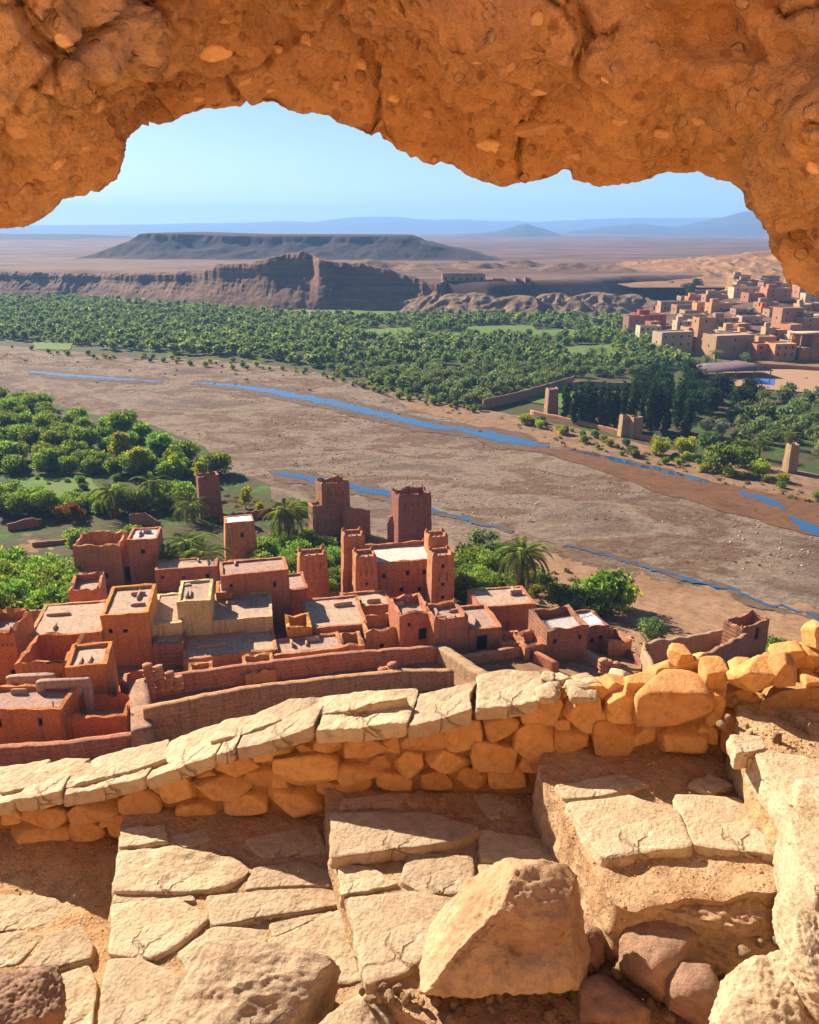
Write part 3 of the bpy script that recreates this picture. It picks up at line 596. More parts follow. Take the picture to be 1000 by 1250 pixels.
rub = [(344, 924, 34, 20), (370, 917, 26, 16), (402, 912, 46, 22), (375, 940, 80, 40), (449, 916, 58, 28), (478, 912, 22, 24), (517, 904, 58, 30), (566, 899, 48, 40), (611, 888, 50, 36), (658, 876, 46, 28), (546, 930, 54, 29), (604, 924, 60, 33), (654, 908, 52, 50), (503, 937, 42, 36),
       (438, 947, 60, 24), (533, 955, 40, 22), (578, 953, 38, 24), (622, 948, 50, 28), (362, 977, 66, 36), (430, 962, 46, 20), (482, 958, 44, 24), (12, 999, 34, 18), (56, 998, 60, 24), (115, 990, 62, 25), (171, 979, 54, 31), (217, 965, 48, 34), (250, 953, 32, 20), (292, 937, 58, 26), (270, 963, 72, 32), (318, 950, 44, 33),
       (45, 1023, 84, 30), (105, 1014, 44, 27), (126, 1003, 18, 16), (144, 1007, 32, 34), (190, 1002, 40, 22), (240, 992, 52, 22), (300, 980, 54, 24), (322, 925, 28, 22), (668, 868, 40, 40), (712, 874, 54, 42), (764, 866, 44, 38), (822, 866, 92, 52), (876, 872, 30, 40), (894, 890, 32, 26), (908, 908, 46, 30), (686, 887, 22, 18), (702, 907, 48, 30), (748, 902, 54, 42),
       (786, 904, 30, 30), (830, 904, 66, 30), (736, 882, 24, 22), (790, 884, 24, 18), (866, 900, 30, 24), (670, 930, 44, 26), (-30, 1000, 48, 26), (-40, 1030, 60, 30), (648, 935, 26, 20), (462, 935, 30, 18), (340, 955, 24, 18), (195, 965, 20, 16), (640, 900, 14, 20), (586, 938, 16, 14), (400, 965, 30, 18)]
rub += [(926, 832, 58, 30), (962, 826, 36, 28), (987, 834, 20, 20), (846, 818, 44, 32), (870, 828, 30, 40), (895, 852, 36, 32), (812, 822, 40, 22), (785, 834, 44, 22), (752, 838, 42, 20), (720, 842, 46, 20), (828, 802, 26, 18), (905, 816, 30, 16), (940, 812, 34, 18), (975, 806, 40, 22), (994, 776, 16, 28), (960, 796, 34, 16), (992, 800, 26, 18), (1010, 815, 40, 24), (918, 852, 24, 16), (950, 850, 30, 14), (985, 852, 24, 14), (694, 846, 34, 18), (1040, 826, 50, 40), (1035, 800, 50, 30)]
wrk = np.random.RandomState(5)
for k, (x, y, a, b) in enumerate(rub):
    back = 0.0 if k < 65 else (.10 if y > 825 else .2)
    p = wallpt(x, y, back); d = p[1]*CP-p[2]*SP
    sx_, sz_ = a*d/1000*1.04, b*d/1000/.86*1.05
    big = a > 70
    me = rock_mesh('stone', (sx_, min(.24, max(.12, sx_*.9)), sz_), 1000+k, 4, wrk.uniform(.32, .48), 8, .05, 1.8, .7, .012, keep=[((0, -1, .08), .72)])
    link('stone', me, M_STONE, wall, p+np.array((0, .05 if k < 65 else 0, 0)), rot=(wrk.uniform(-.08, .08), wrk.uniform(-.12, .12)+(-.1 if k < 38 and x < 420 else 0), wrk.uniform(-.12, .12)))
# coping: (front corners in the picture, thickness px, depth m)
cop = [((-95, 1000), (14, 978), 14, .30), ((17, 976), (73, 966), 15, .24), ((76, 970), (177, 948), 15, .26), ((179, 949), (261, 921), 15, .27), ((264, 921), (286, 912), 14, .2), ((288, 914), (382, 887), 15, .25), ((385, 889), (497, 881), 17, .24), ((499, 884), (575, 865), 17, .20), ((579, 865), (657, 853), 14, .22)]
for k, (a, b, th, dep) in enumerate(cop):
    A_, B_ = wallpt(*a, -.02), wallpt(*b, -.02); d = A_[1]*CP-A_[2]*SP; th = th*d/1000/.86
    e = wrk.uniform(-.05, .05, 6)
    pts = [A_, A_*.5+B_*.5+np.array((0, -.012, 0)), B_, B_+np.array((.02+e[0]*.5, dep*.5, .006)), B_+np.array((.03+e[1]*.5, dep+e[2]*.4, .0)), (A_+B_)/2+np.array((.03, dep+e[3]*.5, .008)), A_+np.array((.03+e[4]*.5, dep+e[5]*.4, .0)), A_+np.array((.02, dep*.5, .004))]
    me, c = slab_mesh('coping_slab', pts, th, 1200+k, 90, 18, .012, .014, 8)
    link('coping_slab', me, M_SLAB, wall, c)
# second row of plates behind the low end
for k, pts in enumerate([[(0, 948), (60, 940), (110, 930), (120, 945), (60, 955), (0, 968)], [(100, 938), (190, 915), (205, 925), (150, 944), (110, 952)], [(60, 950), (128, 938), (140, 945), (80, 962), (30, 968)], [(270, 880), (330, 868), (345, 878), (290, 898), (255, 905)], [(390, 850), (470, 842), (500, 850), (420, 868), (385, 872)]]):
    p3 = [wallpt(x, y+16, .16) for x, y in pts]; zz = np.mean([q_[2] for q_ in p3])
    p3 = [at(x, y, wallpt(x, np.interp(x, [p[0] for p in topline], [p[1] for p in topline]))[2]+.012) for x, y in pts]
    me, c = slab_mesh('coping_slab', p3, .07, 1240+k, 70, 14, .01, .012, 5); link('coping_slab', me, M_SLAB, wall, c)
# rubble crust on the right stretch
for k in range(46):
    x = wrk.uniform(668, 880); y = wrk.uniform(826, 852); s_ = wrk.uniform(12, 34)
    zt = wallpt(x, np.interp(x, [p[0] for p in topline], [p[1] for p in topline]))[2]+.0
    p = at(x, y, zt+.012); d = p[1]*CP-p[2]*SP
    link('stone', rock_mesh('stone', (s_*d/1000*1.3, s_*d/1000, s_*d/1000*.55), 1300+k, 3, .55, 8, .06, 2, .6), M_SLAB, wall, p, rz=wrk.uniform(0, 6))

# ---- boulders 
def boulder(px, py, z, w_, d_, h_, seed, label, mat=M_BOULD, sub=6, rot=(0, 0, 0), power=.5, cuts=9, amp=.09, lo=.6, fine=.03, keep=None, name='boulder', dents=()):
    p = at(px, py, z)
    o = link(name, rock_mesh(name, (w_, d_, h_), seed, sub, power, cuts, amp, 2.2, lo, fine, keep, dents), mat, loc=p, rot=rot)
    return tag(o, label, 'boulder')
boulder(615, 1150, -1.96, .50, .36, .36, 501, 'big angular boulder with a hollowed dark face standing on the middle step', M_BOULD, 6, (-.1, -.14, -.12), .45, 4, .09, .75, .05, keep=[((-.8, -.05, .7), .5), ((.1, -1, .3), .5), ((1, -.2, .1), .8), ((0, -.6, -.7), .7)], dents=[((.35, -.75, .6), .22, .24), ((.75, -.6, .3), .08, .2)])
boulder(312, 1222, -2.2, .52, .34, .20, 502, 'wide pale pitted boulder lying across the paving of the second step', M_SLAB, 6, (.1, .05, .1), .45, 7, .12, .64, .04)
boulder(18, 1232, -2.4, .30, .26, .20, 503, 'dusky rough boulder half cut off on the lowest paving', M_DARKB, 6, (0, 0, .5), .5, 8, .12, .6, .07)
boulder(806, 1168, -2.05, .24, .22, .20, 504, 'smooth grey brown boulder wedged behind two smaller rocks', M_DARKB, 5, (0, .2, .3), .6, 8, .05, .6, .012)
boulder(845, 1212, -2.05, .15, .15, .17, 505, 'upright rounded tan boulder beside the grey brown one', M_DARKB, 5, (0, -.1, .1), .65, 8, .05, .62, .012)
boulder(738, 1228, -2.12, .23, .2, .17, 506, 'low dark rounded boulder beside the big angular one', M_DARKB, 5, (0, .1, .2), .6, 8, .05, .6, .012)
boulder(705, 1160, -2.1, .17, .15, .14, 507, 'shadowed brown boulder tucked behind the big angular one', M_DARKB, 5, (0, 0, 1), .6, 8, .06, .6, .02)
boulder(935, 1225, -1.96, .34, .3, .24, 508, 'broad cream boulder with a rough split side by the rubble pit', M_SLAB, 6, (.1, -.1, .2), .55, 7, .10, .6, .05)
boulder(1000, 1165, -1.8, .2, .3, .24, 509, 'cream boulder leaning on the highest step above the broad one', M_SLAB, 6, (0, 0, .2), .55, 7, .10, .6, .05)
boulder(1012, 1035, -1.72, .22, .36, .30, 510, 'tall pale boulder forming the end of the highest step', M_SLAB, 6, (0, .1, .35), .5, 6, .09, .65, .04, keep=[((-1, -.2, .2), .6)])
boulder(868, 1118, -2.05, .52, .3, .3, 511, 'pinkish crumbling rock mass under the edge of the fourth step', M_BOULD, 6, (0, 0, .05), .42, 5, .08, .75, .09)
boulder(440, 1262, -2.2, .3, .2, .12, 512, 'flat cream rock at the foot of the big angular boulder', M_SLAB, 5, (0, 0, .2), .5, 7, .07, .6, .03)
# loose rocks and gravel
protos = [rock_mesh('loose_rock', (1, .8, .7), 600+k, 3, .6, 9, .07, 2, .58) for k in range(7)]
def loose(px, py, z, s_, mat_i):
    p = at(px, py, z); k = wrk.randint(7); me = protos[k]
    if len(me.materials) == 0: me.materials.append(M_BOULD)
    o = link('loose_rock', me, None, loc=p, rot=tuple(wrk.uniform(-3, 3, 3)), scale=s_)
    tag(o, 'small loose rock among the rubble between the boulders', 'rock', 'loose rocks between the boulders')
for k in range(75):
    loose(wrk.uniform(545, 900), wrk.uniform(1195, 1262), -2.13+wrk.uniform(-.02, .03), wrk.uniform(.02, .055), 0)
for k in range(22): loose(wrk.uniform(690, 830), wrk.uniform(1110, 1190), -2.1, wrk.uniform(.025, .06), 0)
for k in range(16): loose(wrk.uniform(430, 560), wrk.uniform(1195, 1225), -2.12, wrk.uniform(.02, .05), 0)
for k in range(16): loose(wrk.uniform(880, 1000), wrk.uniform(840, 905), LV[5], wrk.uniform(.015, .045), 0)
for k in range(14): loose(wrk.uniform(880, 1000), wrk.uniform(1110, 1170), -1.98, wrk.uniform(.02, .05), 0)
bpy.context.view_layer.update()
# fine gravel: many tiny stones lying on the dirt
from mathutils.bvhtree import BVHTree
near = [o for o in COL.objects if o.type == 'MESH' and o.name.split('.')[0] in ('stone_step', 'path_and_fill_ground', 'slab')]
vv, ff, n0 = [], [], 0
for o in near:
    mw = np.array(o.matrix_world); c_ = np.empty(len(o.data.vertices)*3, np.float32); o.data.vertices.foreach_get('co', c_); c_ = c_.reshape(-1, 3)@mw[:3, :3].T+mw[:3, 3]
    vv.append(c_); ff += [[i+n0 for i in p.vertices] for p in o.data.polygons]; n0 += len(c_)
bvh = BVHTree.FromPolygons([tuple(x) for x in np.vstack(vv)], ff)
oc = np.array([(1, 0, 0), (-1, 0, 0), (0, 1, 0), (0, -1, 0), (0, 0, .7), (0, 0, -.7)], float); of = np.array([(0, 2, 4), (2, 1, 4), (1, 3, 4), (3, 0, 4), (2, 0, 5), (1, 2, 5), (3, 1, 5), (0, 3, 5)])
gv, gf = [], []
for k in range(9000):
    t_ = wrk.rand()
    if t_ < .6: x, y = wrk.uniform(-60, 1060), wrk.uniform(0, 1); y = np.interp(x, [-60, 150, 400, 660, 870, 1060], [1040, 1012, 970, 940, 912, 850])+abs(wrk.normal())*38
    else: x, y = wrk.uniform(-60, 1060), wrk.uniform(900, 1270)
    d = ray(x, y); hit = bvh.ray_cast((0, 0, 0), Vector(d/np.linalg.norm(d)))
    if hit[0] is None or hit[1].z < .6 or hit[0].z < -2.7: continue
    s_ = .0025+.004*wrk.rand()**2+(.006 if wrk.rand() < .05 else 0); q_ = oc*s_*wrk.uniform(.6, 1.2, (6, 3)); a_ = wrk.uniform(0, 6)
    q_ = q_@np.array(((math.cos(a_), -math.sin(a_), 0), (math.sin(a_), math.cos(a_), 0), (0, 0, 1)))
    gf.append(of+len(gv)*6); gv.append(q_+np.array(hit[0]))
stuff(link('gravel', mesh_np('gravel', np.vstack(gv), tris=np.vstack(gf)), M_STONE))
# ------------------------------------------------------------------ near village
def mud_mat(name, stops, sc=.5, bump=.8, bd=.14, course=0.0, vary=.2):
    m = NT(name); co = m.co(); r = m.rnd()
    n1 = m.noise(co, sc, 6, .65, .3); c = m.ramp(n1, stops); n2 = m.noise(co, sc*8, 6, .7)
    c = m.mix(.9, c, m.ramp(n2, [(.3, (.5, .46, .43)), (.52, (.97, .97, .97)), (.75, (1.3, 1.26, 1.2))]), 'MULTIPLY')
    st = m.noise(m.mapping(co, (1.6, 1.6, .12)), 1.3, 4, .6)                                   # rain streaks down the plaster
    c = m.mix(m.math('MULTIPLY', m.math('SUBTRACT', st, .5), 4.0, True), c, m.hsv(c, .5, .9, .58))
    c = m.hsv(c, m.math('ADD', m.math('MULTIPLY', m.math('SUBTRACT', r, .5), .025), .5), 1.0, m.math('ADD', m.math('MULTIPLY', m.math('SUBTRACT', r, .5), vary), 1.0))
    b = m.bump(n2, bump, bd)
    if course > 0:
        sp = m.n('ShaderNodeSeparateXYZ'); m.l(co, sp.inputs[0]); s_ = m.math('SINE', m.math('ADD', m.math('MULTIPLY', sp.outputs[2], 6.283/course), m.math('MULTIPLY', n1, 2.5)))
        b = m.bump(s_, .35, .05, b); c = m.mix(m.math('MULTIPLY', m.math('SUBTRACT', s_, .55), .8, True), c, m.hsv(c, .5, 1, .6))
    return m.finish(c, .95, b, .1)
M_MUD = mud_mat('red_mud_plaster', [(.3, (.4, .16, .07)), (.5, (.52, .225, .1)), (.7, (.45, .195, .09))])
M_MUDO = mud_mat('orange_mud_plaster', [(.3, (.47, .155, .045)), (.5, (.57, .205, .055)), (.7, (.5, .185, .065))])
M_MUDD = mud_mat('dark_mud_plaster', [(.3, (.27, .115, .065)), (.5, (.36, .16, .095)), (.7, (.31, .145, .09))], course=.55)
M_MUDB = mud_mat('coursed_mud_wall', [(.3, (.38, .16, .075)), (.5, (.5, .23, .115)), (.7, (.44, .2, .105))], course=.45)
M_YEL = mud_mat('ochre_plaster', [(.3, (.5, .37, .17)), (.5, (.6, .46, .23)), (.7, (.55, .41, .2))])
M_TAN = mud_mat('tan_plaster', [(.3, (.32, .185, .1)), (.5, (.4, .245, .14)), (.7, (.36, .21, .12))])
M_PINK = mud_mat('pink_plaster', [(.3, (.36, .165, .1)), (.5, (.44, .215, .13)), (.7, (.39, .19, .12))])
M_REDP = mud_mat('deep_red_plaster', [(.3, (.38, .07, .04)), (.5, (.46, .09, .05)), (.7, (.4, .08, .05))])
M_CREAM = mud_mat('cream_plaster', [(.3, (.44, .32, .19)), (.5, (.53, .4, .25)), (.7, (.48, .36, .22))])
M_ROOF = mud_mat('roof_earth', [(.3, (.33, .2, .135)), (.5, (.46, .3, .215)), (.7, (.4, .25, .175))], .8, .7, .06)
M_ROOFW = mud_mat('limed_roof', [(.3, (.42, .35, .3)), (.5, (.54, .47, .42)), (.7, (.48, .41, .36))], .8, .5, .04)
M_FLOOR = mud_mat('yard_earth', [(.3, (.3, .16, .1)), (.5, (.38, .22, .14)), (.7, (.34, .2, .13))], .6, .7, .08)
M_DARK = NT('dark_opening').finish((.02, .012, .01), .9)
M_WOOD = NT('weathered_timber'); _c = M_WOOD.co(); M_WOOD = M_WOOD.finish(M_WOOD.ramp(M_WOOD.noise(M_WOOD.mapping(_c, (8, 8, .8)), 3, 5), [(.3, (.14, .08, .045)), (.7, (.28, .17, .1))]), .85)
M_REED = NT('reed_thatch'); _c = M_REED.co(); _n = M_REED.noise(M_REED.mapping(_c, (14, 1, 1)), 2.5, 5, .7); M_REED = M_REED.finish(M_REED.ramp(_n, [(.3, (.22, .17, .13)), (.5, (.44, .37, .3)), (.7, (.6, .53, .45))]), .9, M_REED.bump(_n, .9, .06))
M_WHITE = NT('white_sheet').finish((.78, .76, .74), .6)

class Geo:
    def __init__(s): s.v, s.q, s.n = [], [], 0
    def quad(s, P4):
        s.v += list(P4); s.q.append((s.n, s.n+1, s.n+2, s.n+3)); s.n += 4
    def arr(s): return np.array(s.v, float), np.array(s.q, int)
def cuts(L, holes, step):
    c = {0.0, L}
    for a, b in holes: c.add(a); c.add(b)
    c = sorted(c); out = [c[0]]
    for a, b in zip(c[:-1], c[1:]):
        k = max(1, int(round((b-a)/step)))
        for i in range(1, k+1): out.append(a+(b-a)*i/k)
    return out
def wall_side(g, o, u, n, L, h0, h1, holes, step, inn=.35):
    """a wall face from o along u (outward n) between h0 and h1 with real openings: holes = (u0,u1,z0,z1,depth)"""
    us = cuts(L, [(a, b) for a, b, *_ in holes], step); zs = cuts(h1-h0, [(c-h0, d-h0) for _, _, c, d, *_ in holes], step)
    zs = [z+h0 for z in zs]; pt = lambda a, z, dd=0: (o[0]+u[0]*a-n[0]*dd, o[1]+u[1]*a-n[1]*dd, z)
    for a, b in zip(us[:-1], us[1:]):
        for c, d in zip(zs[:-1], zs[1:]):
            if any(a >= H[0]-1e-6 and b <= H[1]+1e-6 and c >= H[2]-1e-6 and d <= H[3]+1e-6 for H in holes): continue
            g.quad((pt(a, c), pt(b, c), pt(b, d), pt(a, d)))
    for a, b, c, d, dep in holes:
        g.quad((pt(a, c), pt(a, c, dep), pt(a, d, dep), pt(a, d))); g.quad((pt(b, c, dep), pt(b, c), pt(b, d), pt(b, d, dep)))
        g.quad((pt(a, c), pt(b, c), pt(b, c, dep), pt(a, c, dep))); g.quad((pt(a, d, dep), pt(b, d, dep), pt(b, d), pt(a, d)))
        if dep < .3: g.quad((pt(a, c, dep), pt(b, c, dep), pt(b, d, dep), pt(a, d, dep)))
def building(name, label, cat, P0, rot, w, dep, h, ph=.5, wt=.4, taper=0.0, holes=(), mat=None, roof=None, merlon=0, ero=.12, amp=.09, group=None, open_floor=None, step=1.0, base=2.0, rgap=None):
    """front at local y=0; holes: (side 'f'/'l'/'r', centre 0..1, z centre m, w, h, kind)"""
    mat = mat or M_MUD; roof = roof or M_ROOF
    t = thing(name, label, cat, P0, rot, group); seed = (hash_label(label) % 997)*.37
    g = Geo(); sides = {'f': ((0, 0), (1, 0), (0, -1), w), 'l': ((0, dep), (0, -1), (-1, 0), dep), 'r': ((w, 0), (0, 1), (1, 0), dep), 'b': ((w, dep), (-1, 0), (0, 1), w)}
    panes = []
    for s, (o, u, n, L) in sides.items():
        hs = []
        for (sd, uc, zc, hw, hh, kind) in holes:
            if sd != s: continue
            d = .18 if kind == 'niche' else (.34 if kind != 'arch' else .34)
            a = min(max(.12, uc*L-hw/2), L-hw-.12); hs.append((a, a+hw, max(.02, zc-hh/2), min(h-.1, zc+hh/2), d))
            if kind != 'niche': panes.append((kind, o, u, n, a, a+hw, max(.02, zc-hh/2), min(h-.1, zc+hh/2), d))
        wall_side(g, o, u, n, L, -base if not hs else -base, h, hs, step)
        oi = (o[0]-n[0]*wt+u[0]*wt, o[1]-n[1]*wt+u[1]*wt)                                      # inner face of the parapet
        fl = h-ph if open_floor is None else open_floor
        us = cuts(L, [], step); ui = [wt+(L-2*wt)*a/L for a in us]
        for k in range(len(us)-1):
            a, b, ai, bi = us[k], us[k+1], ui[k], ui[k+1]; P_ = lambda a_, d_, z_: (o[0]+u[0]*a_-n[0]*d_, o[1]+u[1]*a_-n[1]*d_, z_)
            g.quad((P_(a, 0, h), P_(b, 0, h), P_(bi, wt, h), P_(ai, wt, h)))
            zz = np.linspace(fl-.05, h, max(2, int((h-fl)/step)+2))
            for z0_, z1_ in zip(zz[:-1], zz[1:]): g.quad((P_(bi, wt, z0_), P_(ai, wt, z0_), P_(ai, wt, z1_), P_(bi, wt, z1_)))
    v, q = g.arr()
    def shape(v, top=True):
        v = np.array(v, float).reshape(-1, 3); c = np.array((w/2, dep/2)); k = 1-taper*np.clip(v[:, 2:3], 0, h)/h
        p = v.copy(); p[:, :2] = c+(v[:, :2]-c)*k
        q3 = v+seed; p[:, 0] += fbm(q3*.7, 3)*amp*1.4; p[:, 1] += fbm(q3*.7+30, 3)*amp*1.4; p[:, 0] += fbm(q3*2.3+7, 2)*amp*.5; p[:, 1] += fbm(q3*2.3+50, 2)*amp*.5
        if top:
            m_ = (v[:, 2] > h-.02); e = fbm(np.stack([v[:, 0]*.8, v[:, 1]*.8, 0*v[:, 0]+seed], 1), 4, .7)*ero*2+fbm(np.stack([v[:, 0]*2.6, v[:, 1]*2.6, 0*v[:, 0]+seed], 1), 2)*(ero*.7+.06)
            p[:, 2] += m_*np.maximum(e, -ph*.8)
        return p
    link('wall', mesh_np('wall', shape(v), q), mat, t)
    fl = h-ph if open_floor is None else open_floor
    nx = max(3, int(w/step)+1); ny = max(3, int(dep/step)+1)
    x, y = np.meshgrid(np.linspace(wt*.6, w-wt*.6, nx), np.linspace(wt*.6, dep-wt*.6, ny), indexing='ij')
    rv = np.stack([x, y, 0*x+fl], -1).reshape(-1, 3); rp = shape(rv, False); rp[:, 2] += fbm(rv*.5+seed, 3)*.06
    link('roof' if open_floor is None else 'yard_floor', mesh_np('roof', rp, grid_quads(nx, ny), smooth=True), roof if open_floor is None else M_FLOOR, t)
    for (kind, o, u, n, a, b, c, d, dp) in panes:
        P_ = lambda a_, z_, d_: (o[0]+u[0]*a_-n[0]*d_, o[1]+u[1]*a_-n[1]*d_, z_)
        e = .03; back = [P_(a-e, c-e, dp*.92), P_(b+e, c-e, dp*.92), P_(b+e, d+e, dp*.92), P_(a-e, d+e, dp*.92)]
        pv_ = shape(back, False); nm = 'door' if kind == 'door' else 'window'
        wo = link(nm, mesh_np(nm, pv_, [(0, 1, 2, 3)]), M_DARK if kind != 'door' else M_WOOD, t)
        if kind == 'window' and (d-c) > .7 and step < 1.3:                                      # a timber lintel over the larger ones
            lv = []; lq = []
            for zz in (d, d+.14):
                for dd in (-.02, .2): lv += [P_(a-.12, zz, dd), P_(b+.12, zz, dd)]
            lq = [(0, 1, 3, 2), (4, 6, 7, 5), (0, 4, 5, 1), (2, 3, 7, 6), (0, 2, 6, 4), (1, 5, 7, 3)]
            link('lintel', mesh_np('lintel', shape(lv, False), lq), M_WOOD, t)
    if merlon:
        mm = merlon_mesh(); k = 1-taper
        for cx_, cy_ in ((0, 0), (1, 0), (0, 1), (1, 1)):
            X0 = w/2+(cx_-.5)*(w-.7)*k; Y0 = dep/2+(cy_-.5)*(dep-.7)*k
            link('merlon', mm, mat, t, (X0, Y0, h-.1), rz=.2*cx_, scale=merlon)
        if merlon > .5:
            for f_ in (.33, .66): link('merlon', mm, mat, t, (w/2+(f_-.5)*(w-.7)*k, dep/2-.5*(dep-.7)*k, h-.12), scale=merlon*.6)
    return t
def hash_label(s):
    h_ = 7
    for ch in s: h_ = (h_*31+ord(ch)) & 0xffffff
    return h_
_mm = []
def merlon_mesh():
    if not _mm:
        g = Geo(); prev = [(.42, 0), (.42, .35), (.27, .4), (.25, .72), (.12, .78), (.08, 1.05)]
        for (r0, z0), (r1, z1) in zip(prev[:-1], prev[1:]):
            a = [(-r0, -r0, z0), (r0, -r0, z0), (r0, r0, z0), (-r0, r0, z0)]; b = [(-r1, -r1, z1), (r1, -r1, z1), (r1, r1, z1), (-r1, r1, z1)]
            for i in range(4): g.quad((a[i], a[(i+1) % 4], b[(i+1) % 4], b[i]))
        r, z = prev[-1]; g.quad(((-r, -r, z), (r, -r, z), (r, r, z), (-r, r, z)))
        v, q = g.arr(); v = v+np.stack([fbm(v*3+k*9, 2)*.08 for k in range(3)], 1); _mm.append(mesh_np('merlon', v, q, smooth=False))
    return _mm[0]
def place(xl, xr, yb, yt, rot, P=None):
    """front wall from picture columns: returns base point, width, height"""
    P = ground_hit(xl, yb) if P is None else np.array(P, float)
    r = math.radians(rot); u = (math.cos(r), math.sin(r)); a = (xr-500)/1000
    w_ = (a*(P[1]*CP-P[2]*SP)-P[0])/(u[0]-a*u[1]*CP)
    return P, r, w_, aty(xl, yt, P[1])[2]-P[2]
def B(xl, xr, yb, yt, dep, label, rot=20, name='mud_house', cat='house', P=None, **k):
    P, r, w_, h_ = place(xl, xr, yb, yt, rot, P)
    k['holes'] = [(s, u, (z if z >= 0 else h_+z), a, b, kd) for (s, u, z, a, b, kd) in k.get('holes', ())]
    if not k['holes'] and name == 'mud_house':
        q_ = random.Random(hash_label(label)); k['holes'] = [('f', (i+q_.uniform(.3, .7))/3, h_-q_.uniform(1.4, 2.2), q_.uniform(.35, .6), q_.uniform(.4, .8), 'window') for i in range(3) if w_ > 4.5 and h_ > 2.6 and q_.random() < .6]
    t = building(name, label, cat, P, r, w_, dep, h_, **k)
    if name == 'mud_house' and k.get('open_floor') is None and w_ > 4: roof_bits(t, label, w_, dep, h_-k.get('ph', .5), k.get('mat') or M_MUD)
    return t
bits_me = [rock_mesh('roof_curb', (1, 1, 1), 930+k, 3, .3, 3, .05, 2, .85) for k in range(3)]
def roof_bits(t, label, w_, d_, z, mat):
    q_ = random.Random(hash_label(label)+5)
    for i in range(q_.randint(1, 3)):
        k = q_.random(); x, y = q_.uniform(.18, .82)*w_, q_.uniform(.25, .85)*d_
        sc = (q_.uniform(1.2, w_*.35), .32, q_.uniform(.4, .9)) if k < .48 else ((.32, q_.uniform(1.2, d_*.35), q_.uniform(.4, .9)) if k < .9 else (q_.uniform(.5, 1.0), q_.uniform(.5, 1.0), q_.uniform(.3, .6)))
        link('roof_curb', bits_me[q_.randint(0, 2)], M_ROOF, t, (x, y, z+sc[2]*.22), rz=q_.uniform(-.05, .05), scale=sc)
W_ = lambda s, u, z, a=.55, b=.75: (s, u, z, a, b, 'window')
Nn = lambda s, u, z, a=.35, b=1.1: (s, u, z, a, b, 'niche')
slits = lambda s, z, n=3, a=.3, b=1.3: [Nn(s, (i+1)/(n+1), z, a, b) for i in range(n)]

# --- the four towered kasbah
kas = [W_('f', .22, 3.2), W_('f', .5, 3.2), W_('f', .75, 3.0), W_('f', .25, -2.2), W_('f', .58, -2.0), W_('f', .82, -2.1), W_('f', .12, -3.4, .4, .5)]+[Nn('f', .3, 4.6, .5, 1.3), Nn('f', .65, 4.7, .5, 1.2)]
B(447, 534, 748, 689, 8.0, 'main block of the four towered red kasbah with a pale limed roof', 12, 'kasbah', 'kasbah', holes=kas, roof=M_ROOFW, ph=.6, ero=.2, taper=.02, merlon=.5)
tow = slits('f', -2.2)+slits('l', -2.2, 2)+[W_('f', .5, -4.2, .4, .5)]
B(434, 463, 752, 682, 3.6, 'squat tapered kasbah tower with carved slits at the front corner of the limed roof', 12, 'kasbah_tower', 'tower', holes=tow, taper=.14, merlon=.6, step=.8)
B(420, 449, 742, 656, 3.4, 'tallest kasbah tower, plain faced and topped by a round heap, behind the slit carved one', 12, 'kasbah_tower', 'tower', holes=slits('l', -2.4, 2), taper=.15, merlon=.6, step=.8)
B(526, 555, 757, 680, 3.4, 'kasbah tower with two small windows one above the other next to green shrubs', 12, 'kasbah_tower', 'tower', holes=[W_('f', .5, 3.4, .45, .55), W_('f', .5, 5.4, .45, .55), W_('f', .5, -1.6, .45, .55)]+slits('f', -3.2, 2), taper=.1, merlon=.6, step=.8)
B(521, 548, 738, 657, 3.2, 'rear kasbah tower with a crown of merlons next to the dark thicket', 12, 'kasbah_tower', 'tower', taper=.13, merlon=.65, step=.8)
B(365, 405, 742, 681, 3.6, 'lone tapered red tower with carved niches on both faces beside the palm grove', 14, 'mud_tower', 'tower', holes=slits('f', -1.8)+slits('l', -2.4, 2, .35, 1.8)+slits('f', -3.6, 3, .25, .4), taper=.2, merlon=.7, step=.8)
B(276, 317, 693, 640, 4.6, 'tapered red tower with a white flat roof and one small window', 16, 'mud_tower', 'tower', holes=[W_('f', .55, -2.6, .7, .9)], taper=.16, roof=M_WHITE, ph=.12, step=.9, merlon=.0)
B(280, 316, 706, 694, 4.0, 'low round cornered pen at the foot of the white roofed tower', 16, 'mud_pen', 'pen', open_floor=.3, wt=.5, ero=.25)
# --- ruined gate by the river branch
B(394, 429, 655, 592, 4.2, 'dark ruined gate tower with a crumbling crown next to the tall palm', 25, 'ruined_tower', 'tower', holes=slits('f', -2.5, 3), mat=M_MUDD, ero=.6, merlon=.5, taper=.06, open_floor=3)
B(486, 527, 677, 606, 5.0, 'broad dark ruined tower with a jagged top standing alone by the dry riverbed', 18, 'ruined_tower', 'tower', holes=slits('f', -1.9, 4, .25, .8), mat=M_MUDD, ero=.6, merlon=.5, taper=.05, open_floor=4)
B(383, 412, 657, 618, 3.0, 'low dark block leaning against the ruined gate tower', 25, 'ruined_house', 'house', mat=M_MUDD, ero=.4, open_floor=2)
B(245, 273, 636, 583, 3.6, 'brown ruined tower standing among palms at the edge of the grove', 22, 'ruined_tower', 'tower', mat=M_MUDD, ero=.5, taper=.1, open_floor=3)
